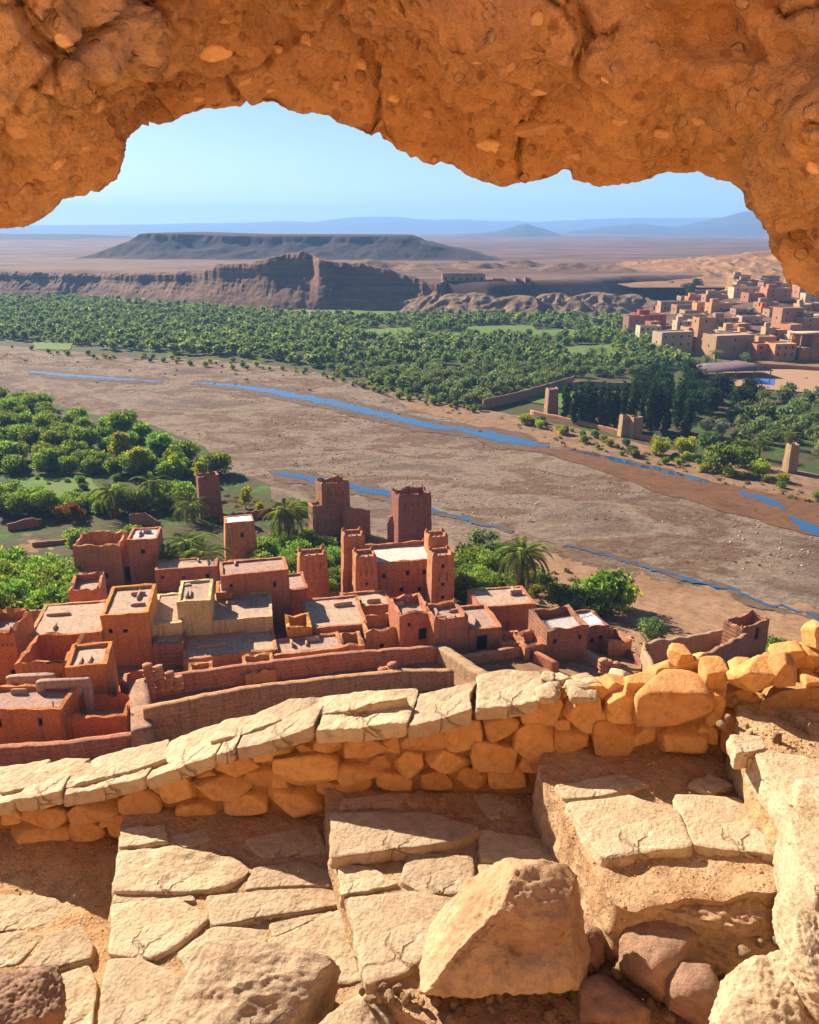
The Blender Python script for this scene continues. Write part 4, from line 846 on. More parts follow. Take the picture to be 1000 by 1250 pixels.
# --- houses, far to near
B(95, 152, 716, 668, 7, 'red house with a roofless upper storey and a row of carved dots', 8, holes=[W_('f', .62, 1.6, .8, 1.0)]+[Nn('f', .1+.09*i, -1.0, .3, .5) for i in range(8)], ph=1.6, ero=.5, open_floor=2.6)
B(143, 168, 711, 672, 6, 'recessed red house bay with a wide dark doorway opening on a yard', 8, holes=[('f', .5, 1.4, 1.8, 2.8, 'window')], ero=.5, ph=1)
B(161, 197, 712, 659, 6, 'square red house with a white roof edge and one high window', 8, holes=[W_('f', .5, -2.3, .7, .8), ('f', .9, 1.2, .9, 2.0, 'window')], roof=M_ROOFW, ph=.3, ero=.15)
B(191, 268, 722, 696, 4.5, 'long low red house carrying two white panels on its roof', 10, roof=M_ROOF, ph=.2, ero=.12, taper=.02)
B(92, 130, 780, 722, 5.5, 'narrow red house with two dark windows stacked above each other', 14, holes=[W_('f', .3, -2.0, .8, .9), W_('f', .32, -4.0, .8, 1.4)]+[Nn('f', .6+.1*i, -2.4, .25, .4) for i in range(3)], ph=.8, ero=.35, merlon=.35)
B(131, 188, 814, 752, 8.5, 'plain orange block house with a broad pale flat roof', 10, mat=M_MUDO, ph=.35, ero=.12, roof=M_ROOF)
B(187, 226, 806, 763, 9.0, 'ochre annex with a flat earth roof next to the plain orange block', 10, mat=M_YEL, ph=.12, ero=.08)
B(222, 263, 800, 735, 6.5, 'taller ochre house with a small pale flat roof', 10, mat=M_YEL, ph=.25, ero=.15)
B(262, 335, 797, 758, 8, 'wide ochre yellow house with two small dark windows near the ground', 10, mat=M_YEL, ph=.25, ero=.12, holes=[('f', .12, 1.2, .9, 1.5, 'window'), W_('f', .62, 1.0, .7, .9)])
B(251, 287, 757, 724, 4, 'little orange roof room under a thatch of stones with square openings', 12, P=tuple(ground_hit(262, 797)+np.array((-.8, 6.2, 0))), mat=M_MUDO, ph=.15, holes=[W_('f', .2, -1.4, .4, .5), W_('f', .38, -1.4, .4, .5), W_('f', .56, -1.4, .4, .5)], roof=M_ROOFW)
B(189, 226, 814, 787, 3, 'low dark lean-to shed at the foot of the ochre houses', 8, 'mud_shed', 'shed', mat=M_MUDD, ph=.1)
B(275, 356, 775, 703, 5, 'red terrace house with a long pale roof below the white roofed tower', 14, P=None, ph=.25, ero=.1)
B(340, 378, 762, 722, 6, 'red stepped house beside the lone tapered tower', 14, ph=.3, ero=.2, merlon=.25)
B(376, 449, 792, 768, 9, 'red house with a broad pale terrace roof and small parapet bumps', 12, ph=.2, ero=.12, merlon=.35, holes=[W_('f', .55, 1.0, .6, .7)], roof=M_ROOF)
B(420, 478, 770, 742, 5, 'low dark red house tucked under the kasbah', 10, ph=.3, ero=.15)
B(352, 382, 798, 768, 4, 'ruined bright orange house front with tall arched gaps', 12, 'ruined_house', 'house', mat=M_MUDO, holes=[('f', .25, 1.2, 1.0, 2.0, 'niche'), ('f', .72, 1.2, 1.0, 2.0, 'niche')], open_floor=.6, ero=.5, ph=1)
B(447, 490, 795, 772, 5, 'crumbling low red house between the terrace roof and the twin window house', 14, ero=.5, open_floor=1.0, ph=1)
B(488, 527, 797, 752, 5.5, 'red house with a sagging open top and a tilted shadowed doorway', 16, ero=.45, ph=.9, holes=[('f', .72, 2.2, 1.1, 1.6, 'window'), W_('f', .3, -1.4, .4, .5)], merlon=.3)
B(529, 572, 803, 758, 5, 'red house with carved merlons and a tiny window at its base', 16, ero=.3, ph=.7, holes=[W_('f', .2, 1.2, .5, .8)]+slits('l', -1.5, 2), merlon=.55, taper=.05)
B(572, 612, 797, 769, 7, 'low house with a dark arched doorway between merlon house and flat terrace', 12, ph=.4, ero=.15, holes=[('f', .4, 1.2, 1.4, 2.1, 'window')])
B(583, 652, 776, 742, 6, 'long flat roofed red house beside the green shrubs', 10, ph=.15, ero=.08, holes=[('f', .45, 1.0, 1.2, 1.6, 'niche')])
B(666, 716, 806, 770, 6, 'dilapidated brown house with torn pale roof sheets', 14, mat=M_MUDD, ph=.3, ero=.4, holes=[W_('f', .2, -1.6, .4, .6), W_('f', .8, -1.4, .4, .6)], open_floor=2.0)
B(700, 741, 794, 768, 5, 'low brown house with a loose beam roof at the village edge', 14, mat=M_MUDD, ph=.2, ero=.3, roof=M_ROOFW)
B(899, 934, 812, 768, 3.0, 'ruined end tower with a dark window at the tip of the long empty enclosure', 30, 'ruined_tower', 'tower', mat=M_MUDD, ero=.6, taper=.05, open_floor=3, holes=[('f', .6, -1.6, .8, 1.7, 'window'), ('f', .15, .9, .7, 1.2, 'window')], merlon=.4)
# bottom corner cluster
B(-14, 28, 838, 772, 5.5, 'bright orange tower house with a ragged crown at the edge of view', 4, 'mud_tower', 'tower', mat=M_MUDO, ero=.5, ph=.9, merlon=.5, holes=[W_('f', .8, 1.6, .6, .7)]+[Nn('f', .1+.13*i, -1.6, .25, .35) for i in range(7)])
B(27, 90, 866, 810, 6.5, 'orange house with an open roofless court and a line of small square holes', 4, mat=M_MUDO, ero=.5, ph=1.6, open_floor=2.6, holes=[Nn('f', .14+.12*i, -1.6, .3, .35) for i in range(7)])
B(88, 138, 872, 815, 5.0, 'orange house with a small walled roof terrace', 12, mat=M_MUDO, ero=.15, ph=.35, holes=[('f', .6, 1.4, .5, .9, 'window')])
B(40, 130, 822, 778, 9, 'house with a wide dusty pale roof between the ragged tower and the block house', 10, mat=M_MUD, ph=.12, ero=.1)
B(-60, 82, 912, 868, 4.6, 'orange house with a reed covered roof behind the lowest wall', 2, mat=M_MUDO, ph=.4, ero=.25)
B(80, 158, 906, 878, 4, 'low crumbling orange annex with a straw screen beside the reed roof', 6, mat=M_MUDO, ph=.7, ero=.5, open_floor=1.2)
B(225, 340, 822, 806, 6, 'low terrace of pale earth below the ochre house', 14, ph=.25, ero=.2, roof=M_ROOF)
B(336, 420, 815, 800, 4, 'low red outbuilding under the terrace roof', 14, ph=.2, ero=.2)
for a in [(150, 190, 858, 842, 4, 'small roofless pen beside the block pillar', 14), (300, 338, 836, 822, 4, 'small walled terrace standing against the long coursed wall', 16), (232, 262, 838, 826, 3, 'low broken pen below the pale earth terrace', 16), (418, 446, 806, 790, 4, 'ruined little room between the red outbuilding and the crumbling house', 14), (612, 640, 800, 786, 3.5, 'tiny flat hut below the long flat roofed house', 12), (640, 668, 806, 790, 4, 'small roofless pen touching the dilapidated brown house', 14),
          (168, 190, 736, 724, 3, 'small open pen in the yard before the long low house', 10), (318, 344, 742, 724, 3.5, 'little stepped room at the end of the red terrace house', 14), (742, 770, 800, 786, 4, 'sunken ruined room beyond the beam roofed house', 14)]:
    B(*a[:6], a[6], 'mud_pen', 'pen', open_floor=.5, ero=.45, ph=.5, wt=.4, step=.7)
# --- free walls
def wall_run(name, label, pts, h, th, mat, ero=.25, cat='wall', step=.8, base=1.5, world=None, crest=0):
    p = np.array(world if world is not None else [ground_hit(x, y) for x, y in pts], float); L = np.concatenate([[0], np.cumsum(np.linalg.norm(np.diff(p[:, :2], axis=0), axis=1))])
    n = max(3, int(L[-1]/step)+1); s = np.unique(np.concatenate([np.linspace(0, L[-1], n), L])); c = np.stack([np.interp(s, L, p[:, k]) for k in range(3)], 1)
    tn = np.gradient(c[:, :2], axis=0); tn /= np.linalg.norm(tn, axis=1)[:, None]; nn = np.stack([-tn[:, 1], tn[:, 0]], 1)
    hh = np.interp(s, L, h) if hasattr(h, '__len__') else np.full(len(s), float(h)); sd_ = hash_label(label) % 991
    e = fbm(np.stack([s*.5, 0*s+sd_, 0*s], 1), 4, .6)*ero*2+(fbm(np.stack([s*2.2, 0*s+sd_+9, 0*s], 1), 2)*ero*.6); top = np.maximum(.15, hh+e)
    if crest: top = top+crest*(np.sin(s*2*math.pi/1.6) > .1)
    prof = [(-th*.62, -base)]+[(-th*(.6-.14*k), k) for k in np.linspace(0, 1, 6)]+[(-th*.2, 1.02), (th*.2, 1.02)]+[(th*(.6-.14*k), k) for k in np.linspace(1, 0, 6)]+[(th*.62, -base)]
    V = []
    for (d_, k) in prof:
        z_ = c[:, 2]+(k if k < 0 else k*top); V.append(np.stack([c[:, 0]+nn[:, 0]*d_, c[:, 1]+nn[:, 1]*d_, z_], 1))
    V = np.array(V).transpose(1, 0, 2); sh = V.shape; P = V.reshape(-1, 3)
    P[:, 0] += fbm(P*.9, 3)*.09; P[:, 1] += fbm(P*.9+20, 3)*.09
    qd = grid_quads(sh[0], sh[1]); m_ = sh[1]; n_ = sh[0]
    caps = [(k, k+1, m_-2-k, m_-1-k) for k in range(m_//2-1)]+[((n_-1)*m_+k+1, (n_-1)*m_+k, (n_-1)*m_+m_-1-k, (n_-1)*m_+m_-2-k) for k in range(m_//2-1)]
    o = P[0].copy(); o[2] = c[0, 2]
    ob = link(name, mesh_np(name, P-o, np.vstack([qd, caps])), mat, loc=o); return tag(ob, label, cat)
wall_run('mud_wall', 'long coursed mud wall behind the sunken yards with a bright upper edge', [(150, 858), (195, 848), (300, 832), (420, 818), (540, 806)], [2.2, 2.2, 2.2, 2.3, 2.0], .8, M_MUDB, .12)
wall_run('mud_wall', 'thick coursed mud wall with a purplish top running just beyond the parapet', [(180, 912), (300, 890), (420, 862), (490, 846), (552, 836)], [4.3, 4.7, 3.6, 2.8, 1.9], 1.0, M_MUDB, .12)
wall_run('mud_wall', 'pale sunlit wall dividing the two sunken yards', [(538, 806), (560, 820), (585, 836), (612, 852)], [2.0, 1.9, 1.8, 1.6], 1.3, M_TAN, .15)
wall_run('mud_wall', 'short mud wall closing the square yard at its back', [(560, 813), (620, 803), (692, 793)], [1.3, 1.3, 1.4], .7, M_MUDB, .1)
wall_run('mud_wall', 'diagonal mud wall from the square yard down to a brick stump', [(690, 796), (720, 808), (755, 826)], [1.4, 1.3, 1.0], .9, M_TAN, .15)
wall_run('mud_wall', 'thick limed wall stub running straight towards the parapet from a brick pillar', [(172, 860), (175, 890), (178, 930)], [3.0, 3.2, 3.4], 2.0, M_TAN, .15)
wall_run('mud_wall', 'red mud wall along the foot of the leafy grove', [(-60, 768), (20, 767), (96, 764)], [2.6, 2.6, 2.6], .6, M_MUD, .1)
wall_run('mud_wall', 'lowest red mud wall with a dusty rounded top right behind the coping', [(-90, 948), (0, 940), (80, 934), (165, 920)], [2.6, 2.5, 2.4, 2.2], .9, M_MUDB, .15)
wall_run('mud_wall', 'crenellated dark wall with a wide gap joining the two ruined gate towers', [(420, 658), (452, 660)], [7.0, 6.6], .8, M_MUDD, .3, crest=.5)
wall_run('mud_wall', 'low dark sill wall across the gap between the ruined gate towers', [(448, 660), (478, 668)], [1.4, 1.4], .7, M_MUDD, .2)
wall_run('mud_wall', 'thin ruined wall pier beside the broad dark tower', [(474, 668), (490, 670)], [6.6, 7.4], .8, M_MUDD, .4)
wall_run('mud_wall', 'dark crenellated garden wall beyond the white roofed tower', [(268, 640), (330, 632), (392, 628)], [1.8, 2, 2], .6, M_MUDD, .15, crest=.35)
wall_run('ruined_wall', 'low ruined wall with a dark gap among grove bushes', [(10, 648), (30, 645), (52, 642)], [1.6, 2.0, 1.6], .7, M_MUDD, .4)
wall_run('ruined_wall', 'ruined wall stump with a small doorway in the shaded grove', [(160, 640), (178, 642), (196, 644)], [2.4, 3.0, 1.2], .8, M_MUDD, .5)
wall_run('ruined_wall', 'long shaded terrace wall across the grove', [(40, 668), (100, 662), (170, 652)], [1.0, 1.0, .9], .6, M_MUDD, .2)
wall_run('ruined_wall', 'rear wall of the long empty enclosure rising to its end tower', [(785, 812), (840, 803), (895, 790)], [3.2, 3.2, 3.2], .7, M_TAN, .25)
wall_run('ruined_wall', 'eroded front wall of the long empty enclosure', [(800, 850), (860, 832), (905, 816)], [3.4, 4.0, 5.0], .7, M_MUDD, .4)
wall_run('ruined_wall', 'jagged sunlit end wall of the long empty enclosure', [(784, 812), (792, 830), (800, 852)], [2.4, 2.6, 2.2], .6, M_TAN, .5)
wall_run('mud_wall', 'low wall sloping beside the dilapidated brown house', [(735, 782), (765, 800), (790, 818)], [1.2, 1.0, .9], .6, M_MUDD, .2)
wall_run('mud_wall', 'mud wall edging the passage below the flat roofed red house', [(612, 792), (650, 806), (680, 820)], [1.6, 1.4, 1.2], .6, M_MUD, .2)
# brick stumps: every block a piece
def stump(label, px, py, cols, name='brick_stump'):
    p = ground_hit(px, py); t = thing(name, label, 'ruined wall', p, .35); k = 0
    for (x, y, n, z0) in cols:
        for i in range(n):
            me = brick_me[k % len(brick_me)]; link('brick', me, M_MUDB, t, (x+R.uniform(-.05, .05), y, z0+.28+.5*i), rz=R.uniform(-.25, .25)); k += 1
brick_me = [rock_mesh('brick', (1.1, .95, .56), 900+k, 2, .28, 4, .09, 2, .78) for k in range(4)]
stump('crumbling stepped stump of stacked mud blocks on the middle wall', 458, 846, [(0, 0, 3, .9), (1, .1, 4, .9), (2, 0, 5, .9), (1.9, .9, 3, .9)])
stump('leaning pillar of stacked mud blocks at the head of the limed wall stub', 186, 862, [(0, 0, 7, 1.6), (1, .1, 6, 1.6), (2, .2, 4, 1.6), (2.9, .2, 3, 1.4)])
stump('broken pile of mud blocks topping the long empty enclosure', 832, 846, [(0, 0, 4, 1.2), (1, 0, 5, 1.2), (2, 0, 6, 1.2), (3, .1, 5, 1.2), (4, 0, 4, 1.2)])
stump('stub of mud blocks at the end of the diagonal wall', 735, 826, [(0, 0, 4, .4), (1, .2, 3, .4), (1.9, .2, 2, .4)])
# reed roof, roof sheets, arch frame, straw screen
def plate(name, label, cat, px, py, z_up, sx_, sy_, mat, rot=0, tilt=(0, 0), n=8, P=None):
    p = (ground_hit(px, py) if P is None else np.array(P))+np.array((0, 0, z_up)); x, y = np.meshgrid(np.linspace(-sx_/2, sx_/2, n), np.linspace(-sy_/2, sy_/2, n), indexing='ij')
    z = x*tilt[0]+y*tilt[1]+fbm(flat3(x+p[0], y, .9), 3).reshape(x.shape)*.08
    vt = np.stack([x, y, z], -1).reshape(-1, 3); vb = vt-np.array((0, 0, .07)); q = grid_quads(n, n); ring = [i*n for i in range(n)]+[(n-1)*n+j for j in range(1, n)]+[i*n+n-1 for i in range(n-2, -1, -1)]+[j for j in range(n-2, 0, -1)]
    m_ = n*n; sd_ = [(ring[i], ring[(i+1) % len(ring)], ring[(i+1) % len(ring)]+m_, ring[i]+m_) for i in range(len(ring))]
    return tag(link(name, mesh_np(name, np.vstack([vt, vb]), np.vstack([q, q[:, ::-1]+m_, sd_])), mat, loc=p, rz=math.radians(rot)), label, cat)
def on(px, py, zw): return at(px, py, zw)
_pr = ground_hit(40, 880)
plate('reed_roof', 'grey reed matting spread over the roof of the orange house', 'roof matting', 0, 0, 0, 9.5, 2.6, M_REED, 4, (0, .25), P=at(40, 852, _pr[2]+2.6))
for k, (px, py, a, b, lab) in enumerate([(228, 690, 3.2, 2.2, 'white roof panel lying nearest the carved dot house on the long low roof'), (252, 689, 3.2, 2.2, 'white roof panel lying nearest the white roofed tower on the long low roof')]):
    plate('roof_panel', lab, 'roof panel', 0, 0, 0, a, b, M_WHITE, 10, P=at(px, py, ground_hit(191, 722)[2]+3.1))
for k, (px, py, a, b, lab) in enumerate([(690, 760, 5, 2.5, 'torn pale sheet draped over the dilapidated brown house'), (720, 757, 2.4, 1.8, 'loose grey sheet on the beam roof at the village edge')]):
    plate('roof_sheet', lab, 'roof sheet', 0, 0, 0, a, b, M_WHITE if k else M_ROOFW, 14+k*9, (.05, .1), P=at(px, py, ground_hit(690, 806)[2]+3.6))
plate('straw_screen', 'brown straw screen leaning on the low orange annex', 'screen', 92, 902, 1.9, 3.4, .3, M_REED, 4, (0, 3.0))
def frame(label, px, py, w_, h_, th, mat):
    p = ground_hit(px, py); t = thing('mud_arch', label, 'mud arch', p, .1)
    for nm, x, z, a, c in (('post', -w_/2, h_/2, th, h_), ('post', w_/2, h_/2, th, h_), ('beam', 0, h_-th*.4, w_+th, th)):
        link(nm, rock_mesh(nm, (a, th, c), hash_label(label)+int(x*7)+9, 3, .4, 2, .04, 2, .85), mat, t, (x, 0, z))
frame('pale rounded mud arch standing free beside the reed roof', 86, 884, 4.4, 5.2, .9, M_ROOF)
frame('small mud arch showing over the reed roof', 46, 876, 4.0, 5.0, .8, M_ROOF)
for (px, py, h_, lab) in [(71, 905, 4.4, 'thin wooden pole standing by the straw screen'), (84, 764, 2.6, 'pale post propping a rail at the grove wall'), (160, 905, 4.0, 'thin pole leaning by the limed wall stub')]:
    p = ground_hit(px, py); bm = bmesh.new(); bmesh.ops.create_cone(bm, segments=8, radius1=.09, radius2=.07, depth=h_+.6, cap_ends=True)
    for v_ in bm.verts: v_.co.x += .05*math.sin(v_.co.z)
    me = bpy.data.meshes.new('wooden_pole'); bm.to_mesh(me); bm.free(); tag(link('wooden_pole', me, M_WOOD, loc=p+np.array((0, 0, h_/2-.2)), rot=(0, .04, 0)), lab, 'pole')
# stones holding down the thatch of the little roof room
_b = ground_hit(262, 797)
for k in range(26):
    p = at(R.uniform(232, 290), R.uniform(709, 719), _b[2]+5.4)
# fallen rubble and dust between houses
rub_me = [rock_mesh('rubble_rock', (1, .9, .7), 950+k, 2, .5, 6, .06, 2, .6) for k in range(5)]
rb = np.random.RandomState(4); rv_, rf_ = [], []
for k in range(1500):
    px, py = rb.uniform(-40, 800), rb.uniform(760, 900); d = ray(px, py); p = None
    X_ = rb.uniform(-55, 40); Y_ = rb.uniform(58, 118); s_ = .12+.3*rb.rand()**3; me = rub_me[k % 5]
    q_ = oc*s_*rb.uniform(.6, 1.2, (6, 3)); rf_.append(of+6*len(rv_)); rv_.append(q_+np.array((X_, Y_, float(hz(X_, Y_))+.05)))
stuff(link('rubble', mesh_np('rubble', np.vstack(rv_), tris=np.vstack(rf_)), M_MUDB))
# ------------------------------------------------------------------ village across the river
FV = 'houses of the village across the river'
def far_house(xl, xr, yb, yt, dep, label, mat, rot=12, nwin=2, room=False, **k):
    P, r, w_, h_ = place(xl, xr, yb, yt, rot)
    hs = [('f', (i+.5)/nwin, h_*.42, 1.0, 1.3, 'window') for i in range(nwin)]
    if h_ > 6.5: hs += [('f', (i+.5)/nwin, h_*.78, 1.0, 1.3, 'window') for i in range(nwin)]
    if nwin: hs.append(('f', .5/nwin+.12, 1.0, 1.2, 2.1, 'door'))
    hs = [x for x in hs if x[5] != 'door' or nwin < 3]
    if nwin: hs += [('l', .5, h_*.5, 1.0, 1.3, 'window')]
    hs = hs if w_ > 1.8*nwin+1 else hs[:1]
    t = building('village_house', label, 'house', P, r, w_, dep, h_, ph=.5, wt=.4, holes=hs, mat=mat, roof=k.get('roof', M_ROOF), ero=k.get('ero', .08), amp=.05, step=3.0, group=FV)
    if room:
        g = Geo(); a, b, c = w_*.15, w_*.5, 2.4; y0, y1 = dep*.4, dep*.8
        for q_ in (((a, y0), (b, y0)), ((b, y0), (b, y1)), ((b, y1), (a, y1)), ((a, y1), (a, y0))): g.quad(((*q_[0], h_-.6), (*q_[1], h_-.6), (*q_[1], h_+c), (*q_[0], h_+c)))
        g.quad(((a, y0, h_+c), (b, y0, h_+c), (b, y1, h_+c), (a, y1, h_+c))); v, q = g.arr(); link('roof_room', mesh_np('roof_room', v, q), mat, t)
    t['_fp'] = (float(P[0]), float(P[1]), float(w_), float(dep)); return t
FH = [(776, 812, 404, 384, 9, 'deep red flat roofed house at the corner nearest the orchards', M_REDP, 8, 3, True), (766, 786, 412, 386, 6, 'orange tan house end wall beside the deep red house', M_TAN, 20, 1, False),
      (780, 806, 418, 398, 7, 'pale house with a line of windows below the deep red house', M_CREAM, 5, 4, False), (806, 844, 432, 406, 9, 'bright cream house with tall windows in the front row of the far village', M_CREAM, 16, 4, False),
      (838, 868, 428, 400, 9, 'pinkish house joined to the slender village tower', M_PINK, 10, 2, False), (872, 918, 438, 410, 12, 'large tan walled compound right behind the dark palm', M_TAN, 14, 1, False),
      (922, 944, 440, 420, 8, 'small orange house with two dark windows by the open brick frame', M_MUD, 10, 2, False), (944, 970, 442, 420, 9, 'orange house beside the open brick frame', M_MUD, 8, 3, False),
      (832, 862, 396, 384, 8, 'low grey tan house with a long flat roof behind the slender tower', M_TAN, 5, 3, False), (870, 900, 402, 388, 8, 'grey plaster house with pale roof above the tan compound', M_TAN, 8, 3, True), (905, 930, 396, 386, 8, 'long whitish low house in the middle of the far village', M_CREAM, 4, 2, False),
      (952, 978, 402, 376, 9, 'tall pinkish two storey house in the middle of the far village', M_PINK, 12, 2, False), (980, 1010, 405, 388, 9, 'pink house partly hidden by the rock pier, second from the back', M_PINK, 10, 2, True), (806, 850, 382, 368, 9, 'long dark fronted house near the badland mounds', M_TAN, 2, 4, False),
      (850, 905, 382, 370, 9, 'longest flat house of the upper rows', M_MUD, 2, 4, False), (832, 866, 366, 355, 8, 'orange tan house high by the badland edge', M_TAN, 4, 3, False), (868, 896, 366, 356, 8, 'low orange house under the brown ridge', M_PINK, 6, 2, False), (895, 935, 364, 351, 9, 'cream house with a flat white roof edge under the brown ridge', M_CREAM, 6, 4, False),
      (935, 965, 368, 352, 9, 'wide brownish house under the brown ridge', M_MUD, 8, 2, True), (962, 984, 352, 336, 7, 'pink house highest on the slope beside the rock pier', M_PINK, 10, 1, False), (975, 1005, 364, 350, 8, 'reddish house just under the highest pink one', M_PINK, 10, 2, False), (982, 1000, 372, 358, 6, 'pale narrow house by the rock pier', M_CREAM, 10, 1, False)]
used = []
for f in FH: used.append(far_house(*f[:5], f[5], f[6], f[7], f[8], f[9]))
fr = np.random.RandomState(21); cols = [('tan', M_TAN), ('tan', M_TAN), ('pinkish', M_PINK), ('red brown', M_MUD), ('cream', M_CREAM), ('orange', M_MUDO)]
rows_ = [(352, 'in the top row under the ridge'), (366, 'in the upper rows across the river'), (384, 'in the middle rows across the river'), (400, 'in the middle rows across the river'), (414, 'in the lower rows across the river'), (428, 'in the front row across the river')]
nh = 0
for it in range(2500):
    if nh >= 78: break
    ri = fr.randint(6); yb = rows_[ri][0]+fr.uniform(-6, 7); x0 = [880, 830, 800, 790, 800, 850][ri]; x = fr.uniform(x0, 1045); wpx = fr.uniform(10, 26); hp = fr.uniform(7, 13)*(.8+.4*(yb-345)/90)
    P = ground_hit(x, yb); dpt = fr.uniform(6, 10); ww = wpx*P[1]/1000; 
    if any(abs(P[0]+ww/2-(u['_fp'][0]+u['_fp'][2]/2)) < (ww+u['_fp'][2])/2+.8 and abs(P[1]+dpt/2-(u['_fp'][1]+u['_fp'][3]/2)) < (dpt+u['_fp'][3])/2+1.2 for u in used): continue
    cn, cm = cols[fr.randint(6)]; nw = int(fr.choice([1, 2, 3])); rm = fr.rand() < .3
    lab = f"{'small' if wpx < 19 else 'wide'} {cn} house {'with a roof room ' if rm else ''}{rows_[ri][1]}"
    near_ = min(used[:22], key=lambda u: (u['_fp'][0]-P[0])**2+(u['_fp'][1]-P[1])**2)
    if lab in [u['label'] for u in used]: lab = f"{'small' if wpx < 19 else 'wide'} {cn} house {'left' if 0 else 'set'} {'behind' if P[1] > near_['_fp'][1] else 'before'} the {' '.join(near_['label'].split()[:4])}"
    used.append(far_house(x, x+wpx, yb, yb-hp, dpt, lab, cm, fr.uniform(-4, 22), nw, rm)); nh += 1
P, r, w_, h_ = place(849, 868, 430, 388, 14)
building('village_tower', 'slender pinkish village tower rising over the front row of the far village', 'tower', P, r, w_, 7, h_, mat=M_PINK, taper=.08, holes=[W_('f', .5, h_-2, 1, 1.4), W_('f', .5, h_*.5, 1, 1.4), W_('l', .5, h_-2, 1, 1.4)], step=2, merlon=.8)
# open brick frame house
p = ground_hit(974, 442); t = thing('house_frame', 'open brick house frame with bare posts and a concrete slab', 'unfinished house', p, .15)
def boxm(name, a, b, mat, parent):
    x0, y0, z0 = a; x1, y1, z1 = b; v = [(x, y, z) for x in (x0, x1) for y in (y0, y1) for z in (z0, z1)]
    return link(name, mesh_np(name, v, [(0, 1, 3, 2), (4, 6, 7, 5), (0, 4, 5, 1), (2, 3, 7, 6), (0, 2, 6, 4), (1, 5, 7, 3)]), mat, parent)
boxm('slab', (-.4, -.4, 13.2), (19, 9, 13.7), M_ROOF, t); boxm('slab', (0, 0, 6.4), (18.6, 8.6, 6.8), M_ROOF, t); boxm('wall', (.1, 8, -1), (18.5, 8.5, 13.2), M_MUD, t); boxm('wall', (.2, .4, -1), (12, .8, 6.4), M_MUDO, t); boxm('wall', (6.8, .4, 6.8), (13, .8, 13.2), M_MUD, t)
for x in (0, 6.2, 12.4, 18): boxm('post', (x, 0, -1), (x+.5, .5, 13.2), M_TAN, t)
# pavilion by the pool
p = ground_hit(852, 464); t = thing('pavilion', 'broad grey hipped canopy on posts beside a blue pool', 'pavilion', p, .12)
Wd, Dp, e1, e2 = 34, 17, 3.6, 6.0
v = [(0, 0, e1), (Wd, 0, e1), (Wd, Dp, e1), (0, Dp, e1), (Wd*.3, Dp/2, e2), (Wd*.7, Dp/2, e2)]; v += [(x, y, z-.3) for x, y, z in v[:4]]
M_TENT = mud_mat('canopy_cloth', [(.3, (.17, .11, .12)), (.5, (.22, .15, .16)), (.7, (.2, .13, .14))], .3, .2, .02)
link('canopy', mesh_np('canopy', v, [(0, 1, 5, 4), (2, 3, 4, 5), (0, 6, 7, 1), (1, 7, 8, 2), (2, 8, 9, 3), (3, 9, 6, 0)], [(1, 2, 5), (3, 0, 4)]), M_TENT, t)
for x in (.5, 8.5, 17, 25.5, 33): boxm('post', (x, .3, -.5), (x+.35, .65, e1-.1), M_CREAM, t); boxm('post', (x, Dp-.8, -.5), (x+.35, Dp-.4, e1-.1), M_CREAM, t)
M_POOLW = NT('pool_water').finish((.01, .06, .3), .08, None, .5)
def flatsheet(name, pts, z_up, mat):
    q_ = [ground_hit(x, y) for x, y in pts]; c = q_[0]; return struct(link(name, mesh_np(name, [x-c+np.array((0, 0, z_up)) for x in q_], [tuple(range(4))]), mat, loc=c))
flatsheet('pool_terrace', [(900, 474), (1060, 486), (1060, 452), (880, 452)], .5, M_TAN); flatsheet('pool_water', [(912, 469), (945, 472), (946, 464), (910, 463)], .56, M_POOLW); flatsheet('dirt_road', [(880, 446), (1060, 452), (1060, 440), (900, 440)], .45, M_BANK)
# walls and ruined piers along the bank
wall_run('boundary_wall', 'long tan boundary wall at the edge of the orchard above the river', [(590, 500), (640, 488), (700, 470)], 3.6, .8, M_TAN, .3, step=2.5)
wall_run('boundary_wall', 'low earthen wall following the bank between the ruined piers', [(648, 506), (700, 517), (762, 532), (800, 540)], 1.6, .9, M_MUDB, .3, step=2)
wall_run('boundary_wall', 'low mud wall below the front houses of the far village', [(915, 449), (960, 451), (1020, 455)], 2.2, .6, M_MUD, .2, step=3)
wall_run('boundary_wall', 'wall glimpsed between cypresses and the orchard', [(700, 474), (760, 476), (820, 478)], 3.0, .7, M_TAN, .3, step=3)
def pier(label, xl, xr, yb, yt):
    P, r, w_, h_ = place(xl, xr, yb, yt, 15); building('ruined_pier', label, 'ruined pier', P, r, w_, w_*.8, h_, ph=.3, wt=.3, mat=M_TAN, ero=.5, amp=.2, taper=.12, step=1.2)
pier('ruined tan pier standing alone at the corner of the cypress row', 668, 681, 509, 475); pier('first of two close ruined piers by the bank, next to the cypresses', 758, 769, 534, 508); pier('second of two close ruined piers by the bank, next to the grey dome', 771, 784, 536, 510); pier('ruined tan pier by the round green bushes at the water', 961, 973, 578, 544)
p = ground_hit(802, 538); bm = bmesh.new(); bmesh.ops.create_uvsphere(bm, u_segments=14, v_segments=8, radius=1.5)
for v_ in bm.verts: v_.co.z *= 1.3
me = bpy.data.meshes.new('white_dome'); bm.to_mesh(me); bm.free(); tag(link('white_dome', me, M_ROOFW, loc=p+np.array((0, 0, 1.2))), 'small grey white dome standing beside the pair of ruined piers', 'dome')
